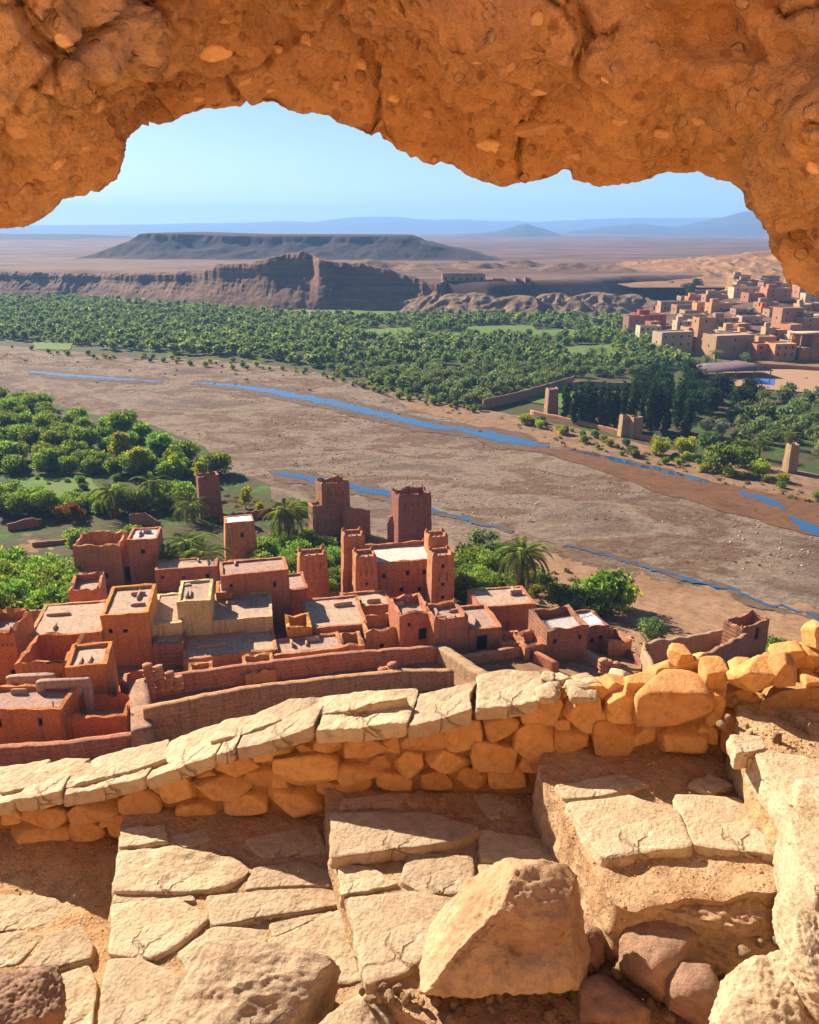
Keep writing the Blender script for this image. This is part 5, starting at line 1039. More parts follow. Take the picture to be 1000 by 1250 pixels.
# buildings on the bluff top
def bluff_b(xl, xr, yb, yt, label, mat=M_TAN, n=4):
    P = aty((xl+xr)/2, yb, 690); P[0] = aty(xl, yb, 690)[0]; w_ = (xr-xl)/1000*690*.99; h_ = (yb-yt)/1000*690
    building('bluff_building', label, 'building', P, .03, w_, 9, h_, ph=.6, mat=mat, step=3, base=5, ero=.15, holes=[('f', (i+.5)/n, h_*.5, 1.6, 2.4, 'window') for i in range(n)])
bluff_b(540, 591, 347, 335, 'long ruined fort with square openings on the bluff top', M_TAN, 6); bluff_b(601, 617, 347, 341, 'low dark hut beside the long fort on the bluff top', M_MUDD, 2); bluff_b(629, 636, 347, 341, 'small stub building, middle of the bluff top ruins', M_MUDD, 1); bluff_b(641, 648, 347, 340, 'tiny square ruin furthest along the bluff top', M_MUDD, 1)
# ------------------------------------------------------------------ vegetation
def leaf_mat(name, a, b, c, tr=.35, vary=.5, hv=.05):
    m = NT(name); co = m.co(); r = m.rnd(); ge = m.n('ShaderNodeNewGeometry')
    n = m.noise(co, .55, 3, .6); col = m.ramp(n, [(.32, a), (.5, b), (.68, c)])
    col = m.hsv(col, m.math('ADD', m.math('MULTIPLY', m.math('SUBTRACT', r, .5), hv), .5), 1.0, m.math('ADD', m.math('MULTIPLY', m.math('SUBTRACT', r, .5), vary), 1.0))
    try: col = m.hsv(col, .5, 1.0, m.math('ADD', m.math('MULTIPLY', ge.outputs['Random Per Island'], .6), .7))
    except Exception: pass
    d = m.n('ShaderNodeBsdfDiffuse'); t_ = m.n('ShaderNodeBsdfTranslucent'); m.l(col, d.inputs[0]); m.l(m.hsv(col, .49, 1.1, 1.5), t_.inputs[0])
    x = m.n('ShaderNodeMixShader'); x.inputs[0].default_value = tr; m.l(d.outputs[0], x.inputs[1]); m.l(t_.outputs[0], x.inputs[2]); m.l(x.outputs[0], m.out.inputs[0]); return m.m
L_OLIVE = leaf_mat('olive_leaf', (.085, .12, .04), (.15, .19, .065), (.21, .245, .095), .4)
L_GROVE = leaf_mat('grove_leaf', (.08, .14, .022), (.17, .245, .045), (.27, .32, .07), .45)
L_YEL = leaf_mat('yellow_green_leaf', (.2, .23, .025), (.3, .32, .04), (.36, .34, .06), .45)
L_AUT = leaf_mat('rusty_leaf', (.20, .11, .02), (.28, .16, .03), (.2, .17, .04), .4)
L_CYP = leaf_mat('cypress_leaf', (.022, .042, .016), (.035, .06, .02), (.05, .08, .025), .2)
L_PALM = leaf_mat('palm_leaf', (.08, .11, .025), (.14, .175, .04), (.2, .21, .05), .4)
L_DRY = leaf_mat('dry_frond', (.2, .12, .04), (.3, .19, .07), (.26, .15, .06), .3)
L_SILV = leaf_mat('silver_leaf', (.14, .17, .1), (.2, .23, .15), (.25, .27, .18), .35)
L_DRYG = leaf_mat('dry_grass', (.17, .14, .05), (.24, .19, .08), (.15, .16, .05), .35)
M_BARK = rock_mat('bark', [(.3, (.1, .065, .04)), (.5, (.17, .115, .075)), (.7, (.13, .09, .055))], 3, .8, .05, .2, (.05, .03, .02), .4, 20)
def crown_v(rs, n, lobes, leaf, asp=1.6):
    lb = np.array(lobes, float); wts = lb[:, 3]**2; k = rs.choice(len(lb), n, p=wts/wts.sum())
    d = rs.normal(size=(n, 3)); d /= np.linalg.norm(d, axis=1)[:, None]
    rad = lb[k, 3]*(.45+.6*rs.rand(n)**.55); c = lb[k, :3]+d*rad[:, None]*np.array((1, 1, .85))
    nr = d*.5+rs.normal(size=(n, 3))*.8+np.array((0, 0, .2)); nr /= np.linalg.norm(nr, axis=1)[:, None]
    u = d*.8+rs.normal(size=(n, 3))*.55+np.array((0, 0, .55)); u = u-nr*(u*nr).sum(1)[:, None]; u /= np.linalg.norm(u, axis=1)[:, None]; w_ = np.cross(nr, u); s = leaf*rs.uniform(.55, 1.4, n)[:, None]
    v = np.stack([c-u*s*asp*.5, c+w_*s*.5, c+u*s*asp*.5, c-w_*s*.5], 1).reshape(-1, 3); return v, np.arange(n*4).reshape(-1, 4)
def lobes_for(rs, w, h, z0, n, squash=1.0):
    out = []
    for i in range(n):
        a = rs.uniform(0, 6.28); rr = rs.uniform(.1, .62)*w/2; z = z0+(h-z0)*rs.uniform(.25, .85); f = 1-.45*abs((z-z0)/(h-z0)-.45)
        out.append((rr*math.cos(a)*f, rr*math.sin(a)*f, z, w*rs.uniform(.16, .27)))
    out.append((0, 0, z0+(h-z0)*.55, w*.3)); out.append((0, 0, h-w*.2, w*.19)); return out
def tube(path, rad, seg=7):
    p = np.array(path, float); V = []; tn = np.gradient(p, axis=0); tn /= np.linalg.norm(tn, axis=1)[:, None]
    for i in range(len(p)):
        a = np.cross(tn[i], (0.3, 1, .1)); a /= np.linalg.norm(a); b = np.cross(tn[i], a)
        for s in range(seg): V.append(p[i]+rad[i]*(a*math.cos(6.2832*s/seg)+b*math.sin(6.2832*s/seg)))
    n = len(p); q = [(i*seg+s, i*seg+(s+1) % seg, (i+1)*seg+(s+1) % seg, (i+1)*seg+s) for i in range(n-1) for s in range(seg)]; return np.array(V), np.array(q)
def join(parts):
    v, q, n = [], [], 0
    for a, b in parts: v.append(a); q.append(b+n); n += len(a)
    return np.vstack(v), np.vstack(q)
def trunk_parts(rs, h, w, r):
    fork = h*.35; P_ = [tube([(0, 0, -.4), (rs.uniform(-.1, .1), rs.uniform(-.1, .1), fork*.5), (rs.uniform(-.2, .2), rs.uniform(-.2, .2), fork)], [r*1.4, r, r*.8])]
    for i in range(4):
        a = i*1.57+rs.uniform(-.4, .4); P_.append(tube([(0, 0, fork*.9), (math.cos(a)*w*.14, math.sin(a)*w*.14, fork+h*.2), (math.cos(a)*w*.27, math.sin(a)*w*.27, fork+h*.38)], [r*.7, r*.45, r*.15], 5))
    return join(P_)
def tree_proto(name, label, cat, group, seed, w, h, z0, nl, leaf, nlobe, mat, tr=.12, asp=1.6):
    rs = np.random.RandomState(seed); root = thing(name, label, cat, (0, 0, -500), 0, group)
    v, q = trunk_parts(rs, h, w, tr); link('trunk', mesh_np('trunk', v, q, smooth=True), M_BARK, root)
    v, q = crown_v(rs, nl, lobes_for(rs, w, h, z0, nlobe), leaf, asp); link('crown', mesh_np('crown', v, q), mat, root); return root
protos_used = {}
def plant(proto, px, py, s=1.0, label=None, P=None):
    P = ground_hit(px, py) if P is None else P; rz = R.uniform(0, 6.28); sc = (s*R.uniform(.95, 1.15), s*R.uniform(.95, 1.15), s*R.uniform(.85, 1.05))
    if id(proto) not in protos_used:
        protos_used[id(proto)] = 1; proto.location = tuple(float(x) for x in P); proto.rotation_euler = (0, 0, rz); proto.scale = sc
        if label: proto['label'] = label
        return proto
    return dup(proto, P, rz, sc, label)
GT = 'trees of the grove below the ksar'
gp = [tree_proto('grove_tree', 'bushy green tree in the grove between the red houses and the river', 'tree', GT, 50+k, 6.6, 4.8, .2, 3200, .24, 13+k, L_GROVE, .12, 2.6) for k in range(4)]
op = [tree_proto('olive_tree', 'grey green olive tree in the orchard across the river', 'tree', 'olive trees of the far orchards', 60+k, 6.4, 4.4, .3, 460, .5, 9, L_OLIVE) for k in range(4)]
yp = [tree_proto('willow_tree', 'yellow green feathery tree at the edge of the near grove', 'tree', 'yellow green trees', 70+k, 5.2, 7.0, .8, 2600, .26, 12, L_YEL, .12, 2.2) for k in range(2)]
ap = tree_proto('rusty_tree', 'rusty leaved tree among green ones by the small field', 'tree', 'rusty trees', 80, 5.0, 4.4, .6, 2200, .25, 11, L_AUT)
sp_ = [tree_proto('shrub', 'green shrub by the river', 'shrub', 'shrubs by the water', 85+k, 4.4, 3.0, .1, 1700, .22, 10, [L_GROVE, L_YEL, L_OLIVE][k], .07) for k in range(3)]
sv = tree_proto('silver_tree', 'pale silvery tree', 'tree', 'silvery trees', 90, 6, 7.5, .8, 1500, .3, 11, L_SILV)
def cyp_proto(seed, h, w):
    rs = np.random.RandomState(seed); root = thing('cypress_tree', 'tall dark cypress in the row by the ruined pier', 'tree', (0, 0, -500), 0, 'cypress row by the ruined pier')
    v, q = tube([(0, 0, -.4), (0, 0, h*.5), (0, 0, h*.9)], [.25, .15, .05]); link('trunk', mesh_np('trunk', v, q), M_BARK, root)
    lb = [(rs.uniform(-.2, .2)*w, rs.uniform(-.2, .2)*w, h*(.1+.86*i/16), w*.5*(.3+1.1*math.sin(math.pi*(.22+.75*i/16))**.9)*.62) for i in range(17)]
    v, q = crown_v(rs, 1400, lb, .45, 2.2); link('crown', mesh_np('crown', v, q), L_CYP, root); return root
cp = [cyp_proto(95, 17, 3.6), cyp_proto(96, 15, 3.0), cyp_proto(97, 18, 4.6)]
def frond_mesh(L, droop, seed, nl=18):
    rs = np.random.RandomState(seed); t = np.linspace(0, 1, 9); x = L*(t-.12*t**2*droop); z = L*(.55*t-(.55+.42*droop)*t**2); V, Q = [], []
    tv, tq = tube(np.stack([x, 0*x, z], 1), .035*(1-t*.8), 4); V.append(tv); Q.append(tq); n = len(tv)
    for i in range(nl):
        s = .16+.84*i/(nl-1); px_, pz_ = np.interp(s, t, x), np.interp(s, t, z); l = .62*math.sin(math.pi*min(1, .25+.72*s))*L/3.0*rs.uniform(.85, 1.1)
        for sd in (-1, 1):
            e = np.array((l*.62, sd*l*.8, -l*.18)); w_ = np.array((.06*L/3, 0, .03)); b = np.array((px_, 0, pz_)); V.append(np.array([b-w_, b+e*.6-w_*.6, b+e, b+e*.5+w_])); Q.append(np.array([(n, n+1, n+2, n+3)])); n += 4
    return mesh_np('frond', np.vstack(V), np.vstack(Q))
frs = [frond_mesh(3.0, .6+.25*k, 200+k) for k in range(4)]; fdry = frond_mesh(2.2, 1.6, 210)
for f in frs: f.materials.append(L_PALM)
fdry.materials.append(L_DRY)
def palm(px, py, h, label, s=1.0, n=30, skirt=8, lean=.0, name='date_palm', grp='date palms', P=None):
    P = ground_hit(px, py) if P is None else P; root = thing(name, label, 'palm tree', P, R.uniform(0, 6), grp)
    t = np.linspace(0, 1, 10); lx = lean*h*t**2; rad = .24-.04*t+.02*np.sin(t*40); rad[-1] = .32; v, q = tube(np.stack([lx, 0*t, -.4+(h+.4)*t], 1), rad*s, 9); link('trunk', mesh_np('trunk', v, q, smooth=True), M_BARK, root)
    for i in range(n):
        k = i/n; el = 1.15-1.75*k**.8; link('frond', frs[(i*3) % 4], None, root, (lx[-1], 0, h), rot=(R.uniform(-.2, .2), -el+.45, i*2.4+R.uniform(-.2, .2)), scale=s*R.uniform(.85, 1.1)*(1 if k > .1 else .8))
    for i in range(skirt): link('frond', fdry, None, root, (lx[-1], 0, h-.1-.12*i), rot=(0, 1.0+R.uniform(-.1, .25), i*2.4), scale=s*.95)
    return root
# palms that can be told apart
for a in [(352, 668, 8.0, 'tall spreading date palm beside the ruined gate tower', 2.2, 44), (636, 734, 8.6, 'date palm with a skirt of dry fronds among shrubs by the dry river', 2.2, 44, 30), (232, 700, 6.0, 'greyish date palm directly behind the long low house', 2.1, 32), (252, 706, 4.6, 'golden green date palm just below the greyish one', 2.0, 38, 14),
          (208, 708, 4.4, 'dark date palm between the white edged house and the greyish palm', 1.7, 26), (237, 640, 4.6, 'date palm in front of the brown ruined tower in the grove', 1.9, 34), (190, 622, 6.5, 'golden date palm standing over the ruined wall stump', 1.9, 28, 14), (142, 632, 6.4, 'broad dark date palm next to the rusty trees', 2.1, 36),
          (380, 704, 3.6, 'young date palm beside the lone tapered tower', 1.8, 28, 2), (340, 728, 2.0, 'low bright date palm under the red terrace house', 1.1, 26, 2), (412, 718, 2.2, 'young palm squeezed between two towers', .95, 24, 2), (312, 690, 2.4, 'small palm behind the white roofed tower', .9, 24, 2)]: palm(*a)
for a in [(926, 560, 5.6, 'palm with a bare trunk by the round green bushes', 1.5, 26), (900, 556, 4, 'shaded palm next to the bare trunked palm', 1.4, 24), (962, 548, 4.5, 'palm near the ruined tan pier at the water', 1.4, 24), (873, 446, 6, 'dark palm in front of the tan walled compound', 1.6, 28), (862, 448, 4.5, 'lower twin of the dark palm by the compound', 1.4, 24), (722, 440, 5, 'palm rising among orchard trees behind the cypresses', 1.4, 24), (735, 436, 4, 'palm beside the orchard palm behind the cypresses', 1.4, 22), (758, 420, 5, 'palm at the corner of the far village', 1.4, 22), (985, 520, 4, 'palm among olive trees at the edge of view', 1.4, 22), (945, 512, 4, 'palm in the dark thicket below the pool', 1.4, 22)]: palm(*a, skirt=6)
# near grove
nb = np.random.RandomState(31); tp = []
def zone(pts, n, fn, gap):
    n = int(n*1.35)
    q_ = 0; xs = [p[0] for p in pts]; ys = [p[1] for p in pts]
    for _ in range(n*40):
        if q_ >= n: break
        x, y = nb.uniform(min(xs), max(xs)), nb.uniform(min(ys), max(ys))
        if not inside(pts, np.array([x]), np.array([y]))[0]: continue
        P = ground_hit(x, y)
        if any((P[0]-a)**2+(P[1]-b)**2 < gap*gap for a, b in tp): continue
        tp.append((P[0], P[1])); fn(x, y, P); q_ += 1
lg = lambda w: f'bushy green tree {w}'
def gz(w, s0, s1, pr=None, lb=None): return lambda x, y, P: plant((pr or gp)[nb.randint(len(pr or gp))], x, y, nb.uniform(s0, s1)*(1.3 if pr is None else 1.15), lb or lg(w), P)
zone([(-60, 505), (30, 500), (130, 520), (200, 545), (268, 578), (240, 592), (120, 582), (-60, 582)], 62, gz('on the river side of the small bright field', .6, 1.2), 3.5)
zone([(-60, 628), (-60, 606), (20, 608), (60, 616), (120, 618), (235, 606), (240, 622), (60, 632)], 26, gz('in the dark belt behind the shaded terrace wall', .55, .95), 3.2)
zone([(-70, 762), (-70, 712), (40, 706), (90, 712), (94, 757)], 32, gz('between the shaded terrace wall and the red grove wall', .6, 1.0), 2.9)
zone([(90, 668), (140, 660), (200, 668), (150, 680), (100, 690)], 2, gz('behind the house with carved dots', .6, .8), 3)
zone([(318, 700), (330, 650), (385, 660), (425, 700), (415, 735), (370, 740), (330, 735)], 20, gz('in the hollow between the white roofed tower and the kasbah', .45, .68), 2.8)
zone([(560, 745), (560, 700), (600, 690), (625, 720), (600, 755)], 8, gz('', .6, .8, None, 'bushy green tree right beside the two window kasbah tower'), 2.8)
zone([(560, 690), (555, 668), (600, 660), (610, 690)], 5, gz('', .6, .8, op, 'dark shrubby tree behind the crowned kasbah tower'), 2.8)
zone([(-50, 520), (-50, 488), (40, 490), (60, 500), (30, 512)], 9, gz('at the river edge beyond the straw coloured scrub', .8, 1), 4)
for x, y, s, l in [(150, 570, 1.5, 'tallest yellow green feathery tree by the dry river, in the grove edge'), (172, 582, 1.3, 'yellow green feathery tree just below the tallest one'), (215, 585, 1.0, 'small yellow green tree reaching toward the gravel'), (245, 590, .9, 'outermost yellow green tree of the grove edge'), (300, 622, .75, 'bright yellow green sapling by the dark garden wall'), (318, 630, .5, 'tiny yellow green sapling beside the bright one'), (372, 628, .6, 'yellow green bush behind the tall spreading palm'), (565, 740, .8, 'yellow green bush at the foot of the kasbah')]: plant(yp[nb.randint(2)], x, y, s, l)
for x, y, s, l in [(92, 636, .95, 'rusty leaved tree before the shaded terrace wall, closest to the broad palm'), (75, 634, .8, 'rusty leaved tree beside the grey green olive'), (50, 622, .8, 'rusty leaved tree near the small bright field'), (120, 616, .7, 'small rusty tree behind the broad dark palm'), (40, 540, .8, 'rusty bush in the scrub at the river side'), (75, 535, .8, 'second rusty bush in the scrub at the river side')]: plant(ap, x, y, s, l)
for x, y, s, k, l in [(735, 748, 1.55, 0, 'big round green bush by the gravel past the flat roofed house'), (758, 742, 1.0, 1, 'yellowish bush leaning on the big round one'), (684, 742, .8, 0, 'green bush between palm and big round bush'), (700, 748, .9, 2, 'greyish bush in front of the big round one'), (795, 782, .75, 2, 'lone small dark bush in the shaded hollow'), (944, 798, .7, 0, 'green tuft of bush behind the end tower'), (610, 700, .9, 2, 'dark bush beneath the river bank'), (590, 728, .9, 0, 'leafy bush under the kasbah wall'), (664, 716, .5, 2, 'low bush at the foot of the skirted palm'), (612, 752, .5, 0, 'bush behind the long flat roofed house'),
               (875, 575, 2.0, 0, 'broad bright green bush by the mud flat'), (905, 570, 1.6, 0, 'tall green bush beside the broad bright one'), (927, 582, 1.1, 1, 'round yellow green bush at the mud flat'), (806, 556, 1.3, 1, 'yellowish bush near the grey dome'), (835, 556, 1.5, 1, 'straw green bush between dome and broad bush'), (860, 548, 1.5, 2, 'grey green bush behind the broad one'), (770, 555, .7, 2, 'low bush below the twin ruined piers'), (640, 518, 1.0, 1, 'low yellow bush by the boundary wall'), (690, 530, .7, 0, 'small bush on the bank below the lone pier'), (1000, 612, .8, 0, 'green bush at the edge of the mud flat')]: plant(sp_[k], x, y, s*(1.75 if x < 800 and y > 690 else 1.35), l)
for x, y, s, l in [(862, 535, 1.0, 'pale silvery tree at the end of the cypress row'), (880, 540, 1.0, 'second pale silvery tree, by the bare trunked palm'), (842, 528, 1.0, 'grey silvery tree before the dark thicket'), (335, 652, .5, 'small silvery tree beside the tall spreading palm')]: plant(sv, x, y, s, l)
for k, x in enumerate([690, 700, 708, 716, 724, 733, 741, 750, 760, 772, 783, 793, 802, 812, 826, 838]): plant(cp[k % 3], x, 512+(x-690)*.13+nb.uniform(-5, 5), nb.uniform(.75, 1.05))
BS = 'bushes along the far bank'
bsl = ['low green bush on the bank by the water', 'straw yellow bush on the bank by the water', 'grey green bush on the bank by the water']
def bush(x, y, P):
    k = nb.randint(3); o = plant(sp_[k], x, y, nb.uniform(.4, .95), bsl[k], P); o['group'] = BS
zone([(385, 452), (470, 474), (590, 499), (585, 506), (470, 484), (390, 460)], 34, bush, 3)
zone([(620, 506), (690, 524), (800, 552), (960, 590), (960, 598), (780, 562), (690, 540)], 26, bush, 3)
zone([(-40, 420), (130, 434), (280, 441), (380, 453), (375, 458), (130, 440)], 34, bush, 4)
GS = 'undergrowth bushes of the near grove'; gsl = ['small green bush in the undergrowth of the near grove', 'small straw yellow bush in the undergrowth of the near grove', 'small grey green bush in the undergrowth of the near grove']
def gbush(x, y, P):
    k = nb.randint(3); o = plant(sp_[k], x, y, nb.uniform(.35, .8), gsl[k], P); o['group'] = GS
zone([(-60, 500), (60, 500), (200, 535), (275, 575), (300, 612), (240, 625), (-60, 632)], 52, gbush, 2.2)
zone([(300, 700), (320, 645), (385, 655), (430, 700), (430, 740), (330, 740)], 14, gbush, 2)
zone([(556, 752), (556, 690), (600, 670), (690, 715), (700, 745), (600, 752)], 16, gbush, 2.2)
# dark tall trees behind the cypress row and below the pool
lbk = 'tall dark leafy tree in the thicket between the cypress row and the pool'
bp = [tree_proto('dark_tree', lbk, 'tree', 'dark trees below the pool', 110+k, 8, 9, 1.0, 1500, .45, 13, L_CYP, .2) for k in range(2)]
zone([(770, 490), (800, 462), (850, 470), (905, 480), (920, 500), (860, 515), (800, 510)], 18, gz('', .8, 1.2, bp, lbk), 5.5)
zone([(900, 545), (890, 500), (930, 482), (1060, 490), (1060, 560), (1000, 560), (960, 540)], 40, gz('', .9, 1.2, op, 'olive tree in the shaded plot below the pool'), 6)
zone([(800, 368), (826, 355), (870, 362), (828, 370)], 7, gz('', .9, 1.3, bp, 'dark tree among the upper houses of the far village'), 5)
for x, y in [(320, 379), (355, 382), (388, 383), (225, 372), (250, 375), (520, 384), (545, 383), (780, 372), (792, 368), (880, 402), (985, 388), (910, 442), (915, 384), (860, 388)]: plant(op[nb.randint(4)], x, y, nb.uniform(.8, 1.3), 'scattered tree along the foot of the bluff and the far village')
# far orchards: the largest as things, the rest as one mass
FO = poly_px([(-60, 366), (-60, 414), (60, 418), (130, 428), (280, 436), (380, 448), (470, 472), (560, 496), (590, 496), (700, 462), (770, 460), (845, 448), (800, 425), (764, 405), (755, 388), (620, 386), (480, 388), (330, 383), (230, 376), (100, 366)])
FLD = [poly_px(f) for f in ([(563, 398), (642, 396), (660, 412), (586, 415)], [(648, 403), (702, 401), (710, 414), (658, 416)], [(440, 401), (500, 399), (512, 413), (450, 415)], [(690, 423), (745, 419), (752, 438), (698, 442)], [(400, 378), (500, 378), (520, 386), (470, 391), (410, 387)], [(590, 398), (650, 398), (660, 410), (600, 412)], [(40, 418), (90, 419), (85, 428), (45, 427)], [(520, 405), (580, 406), (580, 414), (520, 413)], [(690, 500), (640, 490), (660, 478), (700, 482)], [(330, 380), (480, 380), (470, 388), (350, 387)])]
x0, y0 = FO.min(0); x1, y1 = FO.max(0); sp = 5.6; gx, gy = np.meshgrid(np.arange(x0, x1, sp), np.arange(y0, y1, sp), indexing='ij')
gx = (gx+nb.uniform(-.48, .48, gx.shape)*sp).ravel(); gy = (gy+nb.uniform(-.48, .48, gy.shape)*sp).ravel(); ok = inside(FO, gx, gy)
for f in FLD: ok &= ~inside(f, gx, gy)
ok &= (fbm(np.stack([gx, gy, 0*gx], 1)*.02, 3) > -.33); px_, py_ = px_of(np.stack([gx, gy, 0*gx+PLAIN], 1)); ok &= (px_ > -40) & (px_ < 1030); gx, gy = gx[ok], gy[ok]
order = np.argsort(gx**2+gy**2); gx, gy = gx[order], gy[order]
NI = 215
for i in range(NI): plant(op[nb.randint(4)], 0, 0, nb.uniform(.75, 1.25)*(.85 if i > 100 else 1), 'grey green olive tree in the orchard across the river', np.array((gx[i], gy[i], float(hz(gx[i], gy[i])))))
far_p = []
for k in range(6):
    rs = np.random.RandomState(130+k); far_p.append(crown_v(rs, 120, lobes_for(rs, 5.4, 4.4, .3, 6), .85, 1.4))
Vs, Qs, n_ = [], [], 0
for i in range(NI, len(gx)):
    v, q = far_p[nb.randint(6)]; s = nb.uniform(.75, 1.5); a = nb.uniform(0, 6.28); ca, sa = math.cos(a), math.sin(a)
    v2 = np.stack([v[:, 0]*ca-v[:, 1]*sa, v[:, 0]*sa+v[:, 1]*ca, v[:, 2]*nb.uniform(.8, 1.15)], 1)*s+np.array((gx[i], gy[i], float(hz(gx[i], gy[i])))); Vs.append(v2); Qs.append(q+n_); n_ += len(v)
L_OLIVE2 = leaf_mat('orchard_leaf', (.075, .115, .032), (.14, .185, .055), (.225, .26, .08), .4)
_n = L_OLIVE2.node_tree
for nd in _n.nodes:
    if nd.type == 'TEX_NOISE': nd.inputs['Scale'].default_value = .09; nd.inputs['Detail'].default_value = 6
stuff(link('distant_orchard', mesh_np('distant_orchard', np.vstack(Vs), np.vstack(Qs)), L_OLIVE2)); print('ORCHARD', len(gx))
# low scrub, dry tufts and stones of the riverbed
BEDP = poly_px([(-60, 425), (130, 440), (380, 458), (560, 505), (700, 545), (900, 612), (1060, 670), (1060, 800), (760, 760), (560, 650), (330, 590), (200, 520), (60, 490), (-60, 480)])
tv, tq, n_ = [], [], 0
tz = [([(100, 440), (560, 500), (600, 530), (300, 470), (100, 470)], 170), ([(-40, 500), (60, 508), (120, 530), (-40, 545)], 500), ([(590, 505), (990, 600), (990, 615), (700, 552)], 900), ([(240, 600), (330, 610), (430, 640), (420, 660), (260, 650)], 400), ([(560, 660), (700, 700), (760, 760), (580, 720)], 420), ([(400, 450), (590, 500), (560, 506), (470, 485)], 400), ([(760, 470), (800, 440), (1040, 470), (1040, 500)], 120), ([(-40, 420), (130, 436), (380, 455), (380, 470), (-40, 440)], 90)]
for pts, n in tz:
    xs = [p[0] for p in pts]; ys = [p[1] for p in pts]
    for _ in range(n):
        x, y = nb.uniform(min(xs), max(xs)), nb.uniform(min(ys), max(ys))
        if not inside(pts, np.array([x]), np.array([y]))[0]: continue
        P = ground_hit(x, y); s = nb.uniform(.35, 1.3); v, q = crown_v(nb, 26, [(0, 0, .2, .5), (.4, .2, .15, .35)], .3, 2.5); v[:, 2] = np.abs(v[:, 2]); tv.append(v*s+P); tq.append(q+n_); n_ += len(v)
for x, y in nb.uniform(BEDP.min(0), BEDP.max(0), (16000, 2)):
    if len(tv) > 5200: break
    if not inside(BEDP, np.array([x]), np.array([y]))[0]: continue
    if fbm(np.array([[x*.018+5, y*.05, 0]]), 3)[0]+nb.uniform(-.15, .15) < .16: continue
    s = nb.uniform(.25, .75); v, q = crown_v(nb, 9, [(0, 0, .15, .5), (.5, .1, .1, .4)], .4, 2.2); v[:, 2] = np.abs(v[:, 2])*.7; tv.append(v*s+np.array((x, y, PLAIN))); tq.append(q+n_); n_ += len(v)
stuff(link('dry_scrub', mesh_np('dry_scrub', np.vstack(tv), np.vstack(tq)), L_DRYG))
rv_, rf_ = [], []
cand = nb.uniform(BEDP.min(0), BEDP.max(0), (60000, 2)); cand = cand[inside(BEDP, cand[:, 0], cand[:, 1])]; dn = fbm(np.stack([cand[:, 0]*.03, cand[:, 1]*.06, 0*cand[:, 0]], 1), 4); cand = cand[dn+nb.uniform(-.25, .25, len(dn)) > .12][:12000]
for x, y in cand:
    s = .1+.34*nb.rand()**4; q_ = oc*s*nb.uniform(.6, 1.3, (6, 3))*np.array((1.2, 1.2, .6)); rf_.append(of+6*len(rv_)); rv_.append(q_+np.array((x, y, PLAIN+.03)))
M_BEDROCK = rock_mat('river_stone', [(.3, (.2, .14, .1)), (.5, (.34, .25, .18)), (.7, (.42, .33, .25))], .2, .5, .02)
stuff(link('river_gravel', mesh_np('river_gravel', np.vstack(rv_), tris=np.vstack(rf_)), M_BEDROCK))
for o in [o for o in COL.objects if o.location.z < -400]:
    for ch in list(o.children): bpy.data.objects.remove(ch)
    bpy.data.objects.remove(o)
for o in COL.objects:
    if '_fp' in o: del o['_fp']
# what each look-alike stands beside
ORD = ['right next to', 'second out from', 'third out from', 'fourth out from', 'fifth out from', 'sixth out from', 'seventh out from', 'eighth out from', 'ninth out from', 'tenth out from', 'eleventh out from', 'twelfth out from']
def relabel(pick, noun, marks, most=12, loose_=None):
    ob = [o for o in COL.objects if o.parent is None and pick(o)]; by = {}
    for o in ob:
        d = [((o.location.x-m_[0])**2+(o.location.y-m_[1])**2, k) for k, m_ in enumerate(marks)]; a, k = min(d); by.setdefault(k, []).append((a, o))
    for k, L_ in by.items():
        L_.sort(key=lambda t_: t_[0])
        for i, (_a, o) in enumerate(L_):
            if i < most: o['label'] = f'{noun} {ORD[i]} {marks[k][2]}'
            elif loose_:
                o['label'] = loose_
                if 'tree' in loose_: o['group'] = 'olive trees of the far orchards'
def mk(px, py, s): p = ground_hit(px, py); return (p[0], p[1], s)
GM = [mk(247, 636, 'the brown ruined tower'), mk(190, 622, 'the golden palm in the grove'), mk(142, 632, 'the broad dark palm'), mk(70, 594, 'the small bright field'), mk(150, 570, 'the tallest yellow green tree'), mk(215, 585, 'the small yellow green tree'), mk(30, 645, 'the low ruined wall'), mk(95, 716, 'the house with carved dots'), mk(92, 775, 'the narrow two window house'), mk(0, 768, 'the grove wall where it leaves view'),
      mk(45, 768, 'the middle of the grove wall'), mk(40, 540, 'the rusty river side bush'), mk(-20, 500, 'the river corner of the grove'), mk(60, 500, 'the tip of the grove upstream'), mk(352, 668, 'the tall spreading palm'), mk(365, 742, 'the lone tapered tower'), mk(296, 693, 'the white roofed tower'), mk(555, 757, 'the two window kasbah tower'), mk(110, 560, 'the centre of the river side trees')]
relabel(lambda o: o.name.startswith('grove_tree'), 'bushy green tree', GM)
relabel(lambda o: o.get('group') == 'undergrowth bushes of the near grove', 'small undergrowth bush', GM+[mk(636, 738, 'the skirted palm')])
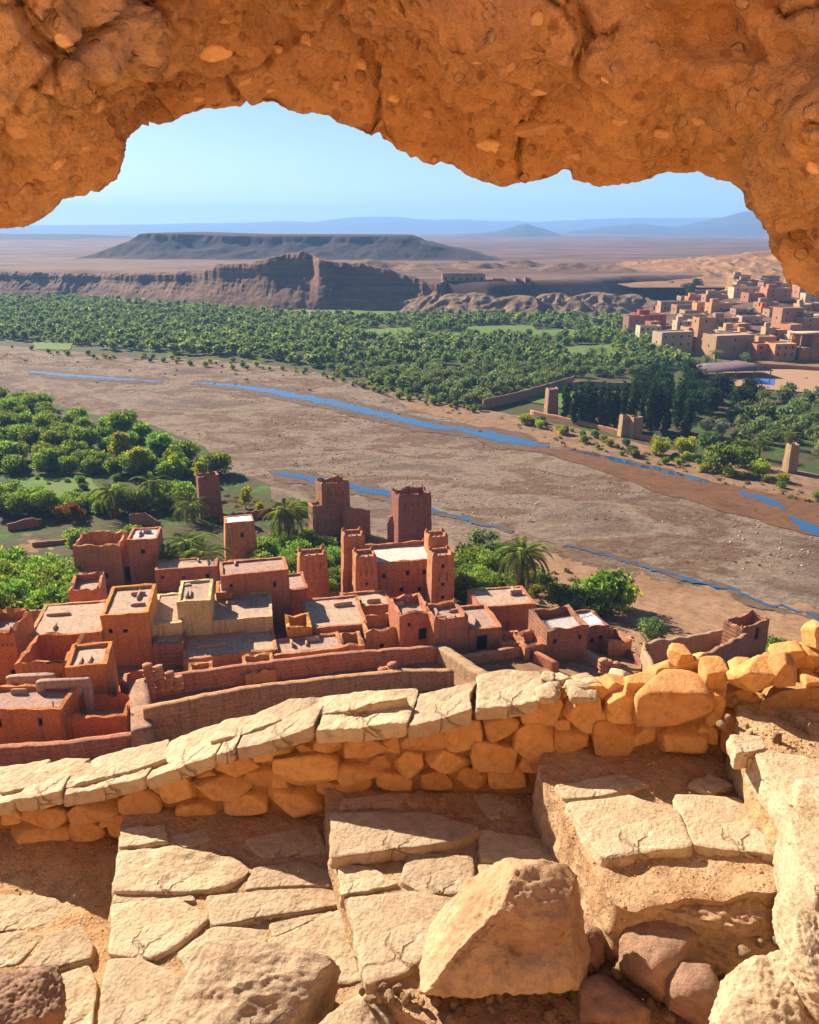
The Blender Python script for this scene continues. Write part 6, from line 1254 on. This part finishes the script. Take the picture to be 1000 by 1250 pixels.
relabel(lambda o: o.name.startswith('cypress_tree'), 'tall dark cypress', [mk(668, 509, 'the lone ruined pier'), mk(771, 536, 'the twin ruined piers'), mk(842, 528, 'the grey silvery tree')])
relabel(lambda o: o.get('group') == 'bushes along the far bank', 'low bank bush', [mk(595, 500, 'the near end of the boundary wall'), mk(675, 509, 'the lone ruined pier'), mk(771, 536, 'the twin ruined piers'), mk(967, 578, 'the pier by the mud flat'), mk(875, 575, 'the broad bright green bush'), mk(470, 476, 'the orchard bend above the river'), mk(65, 424, 'the bright field at the orchard edge'), mk(250, 440, 'the head of the main stream'), mk(400, 455, 'the middle of the orchard edge')])
relabel(lambda o: o.name.startswith('olive_tree') or o.name.startswith('dark_tree'), 'orchard tree', [mk(926, 560, 'the bare trunked palm'), mk(962, 548, 'the palm by the water pier'), mk(862, 535, 'the pale silvery trees'), mk(595, 500, 'the near end of the boundary wall'), mk(700, 470, 'the far end of the boundary wall'), mk(945, 512, 'the palm below the pool'), mk(985, 520, 'the palm at the edge of view'), mk(852, 464, 'the grey canopy'), mk(722, 440, 'the palm behind the cypresses'), mk(776, 404, 'the deep red house'), mk(806, 432, 'the cream front house'), mk(873, 446, 'the dark compound palm'), mk(560, 745, 'the foot of the kasbah'), mk(470, 476, 'the orchard bend above the river'), mk(400, 455, 'the middle of the orchard edge'), mk(650, 484, 'the middle of the boundary wall'), mk(620, 404, 'the field amid the orchards'), mk(540, 470, 'the river corner of the orchard')], 12, 'grey green orchard tree among others deep in the grove across the river')
def bm_(o_name): o = bpy.data.objects.get(o_name); return o
bl = [o for o in COL.objects if o.name.startswith('boulder')]
sh = ['the big angular boulder', 'the wide pitted boulder', 'the dusky corner boulder', 'the wedged grey brown boulder', 'the upright tan boulder', 'the low dark boulder', 'the tucked brown boulder', 'the broad cream boulder', 'the leaning cream boulder', 'the tall pale boulder', 'the pinkish rock mass', 'the flat cream rock']
relabel(lambda o: o.name.startswith('loose_rock'), 'loose rock', [(o.location.x, o.location.y, sh[i]) for i, o in enumerate(sorted(bl, key=lambda o: o.name))], 12, 'small loose rock among the rubble between the boulders')
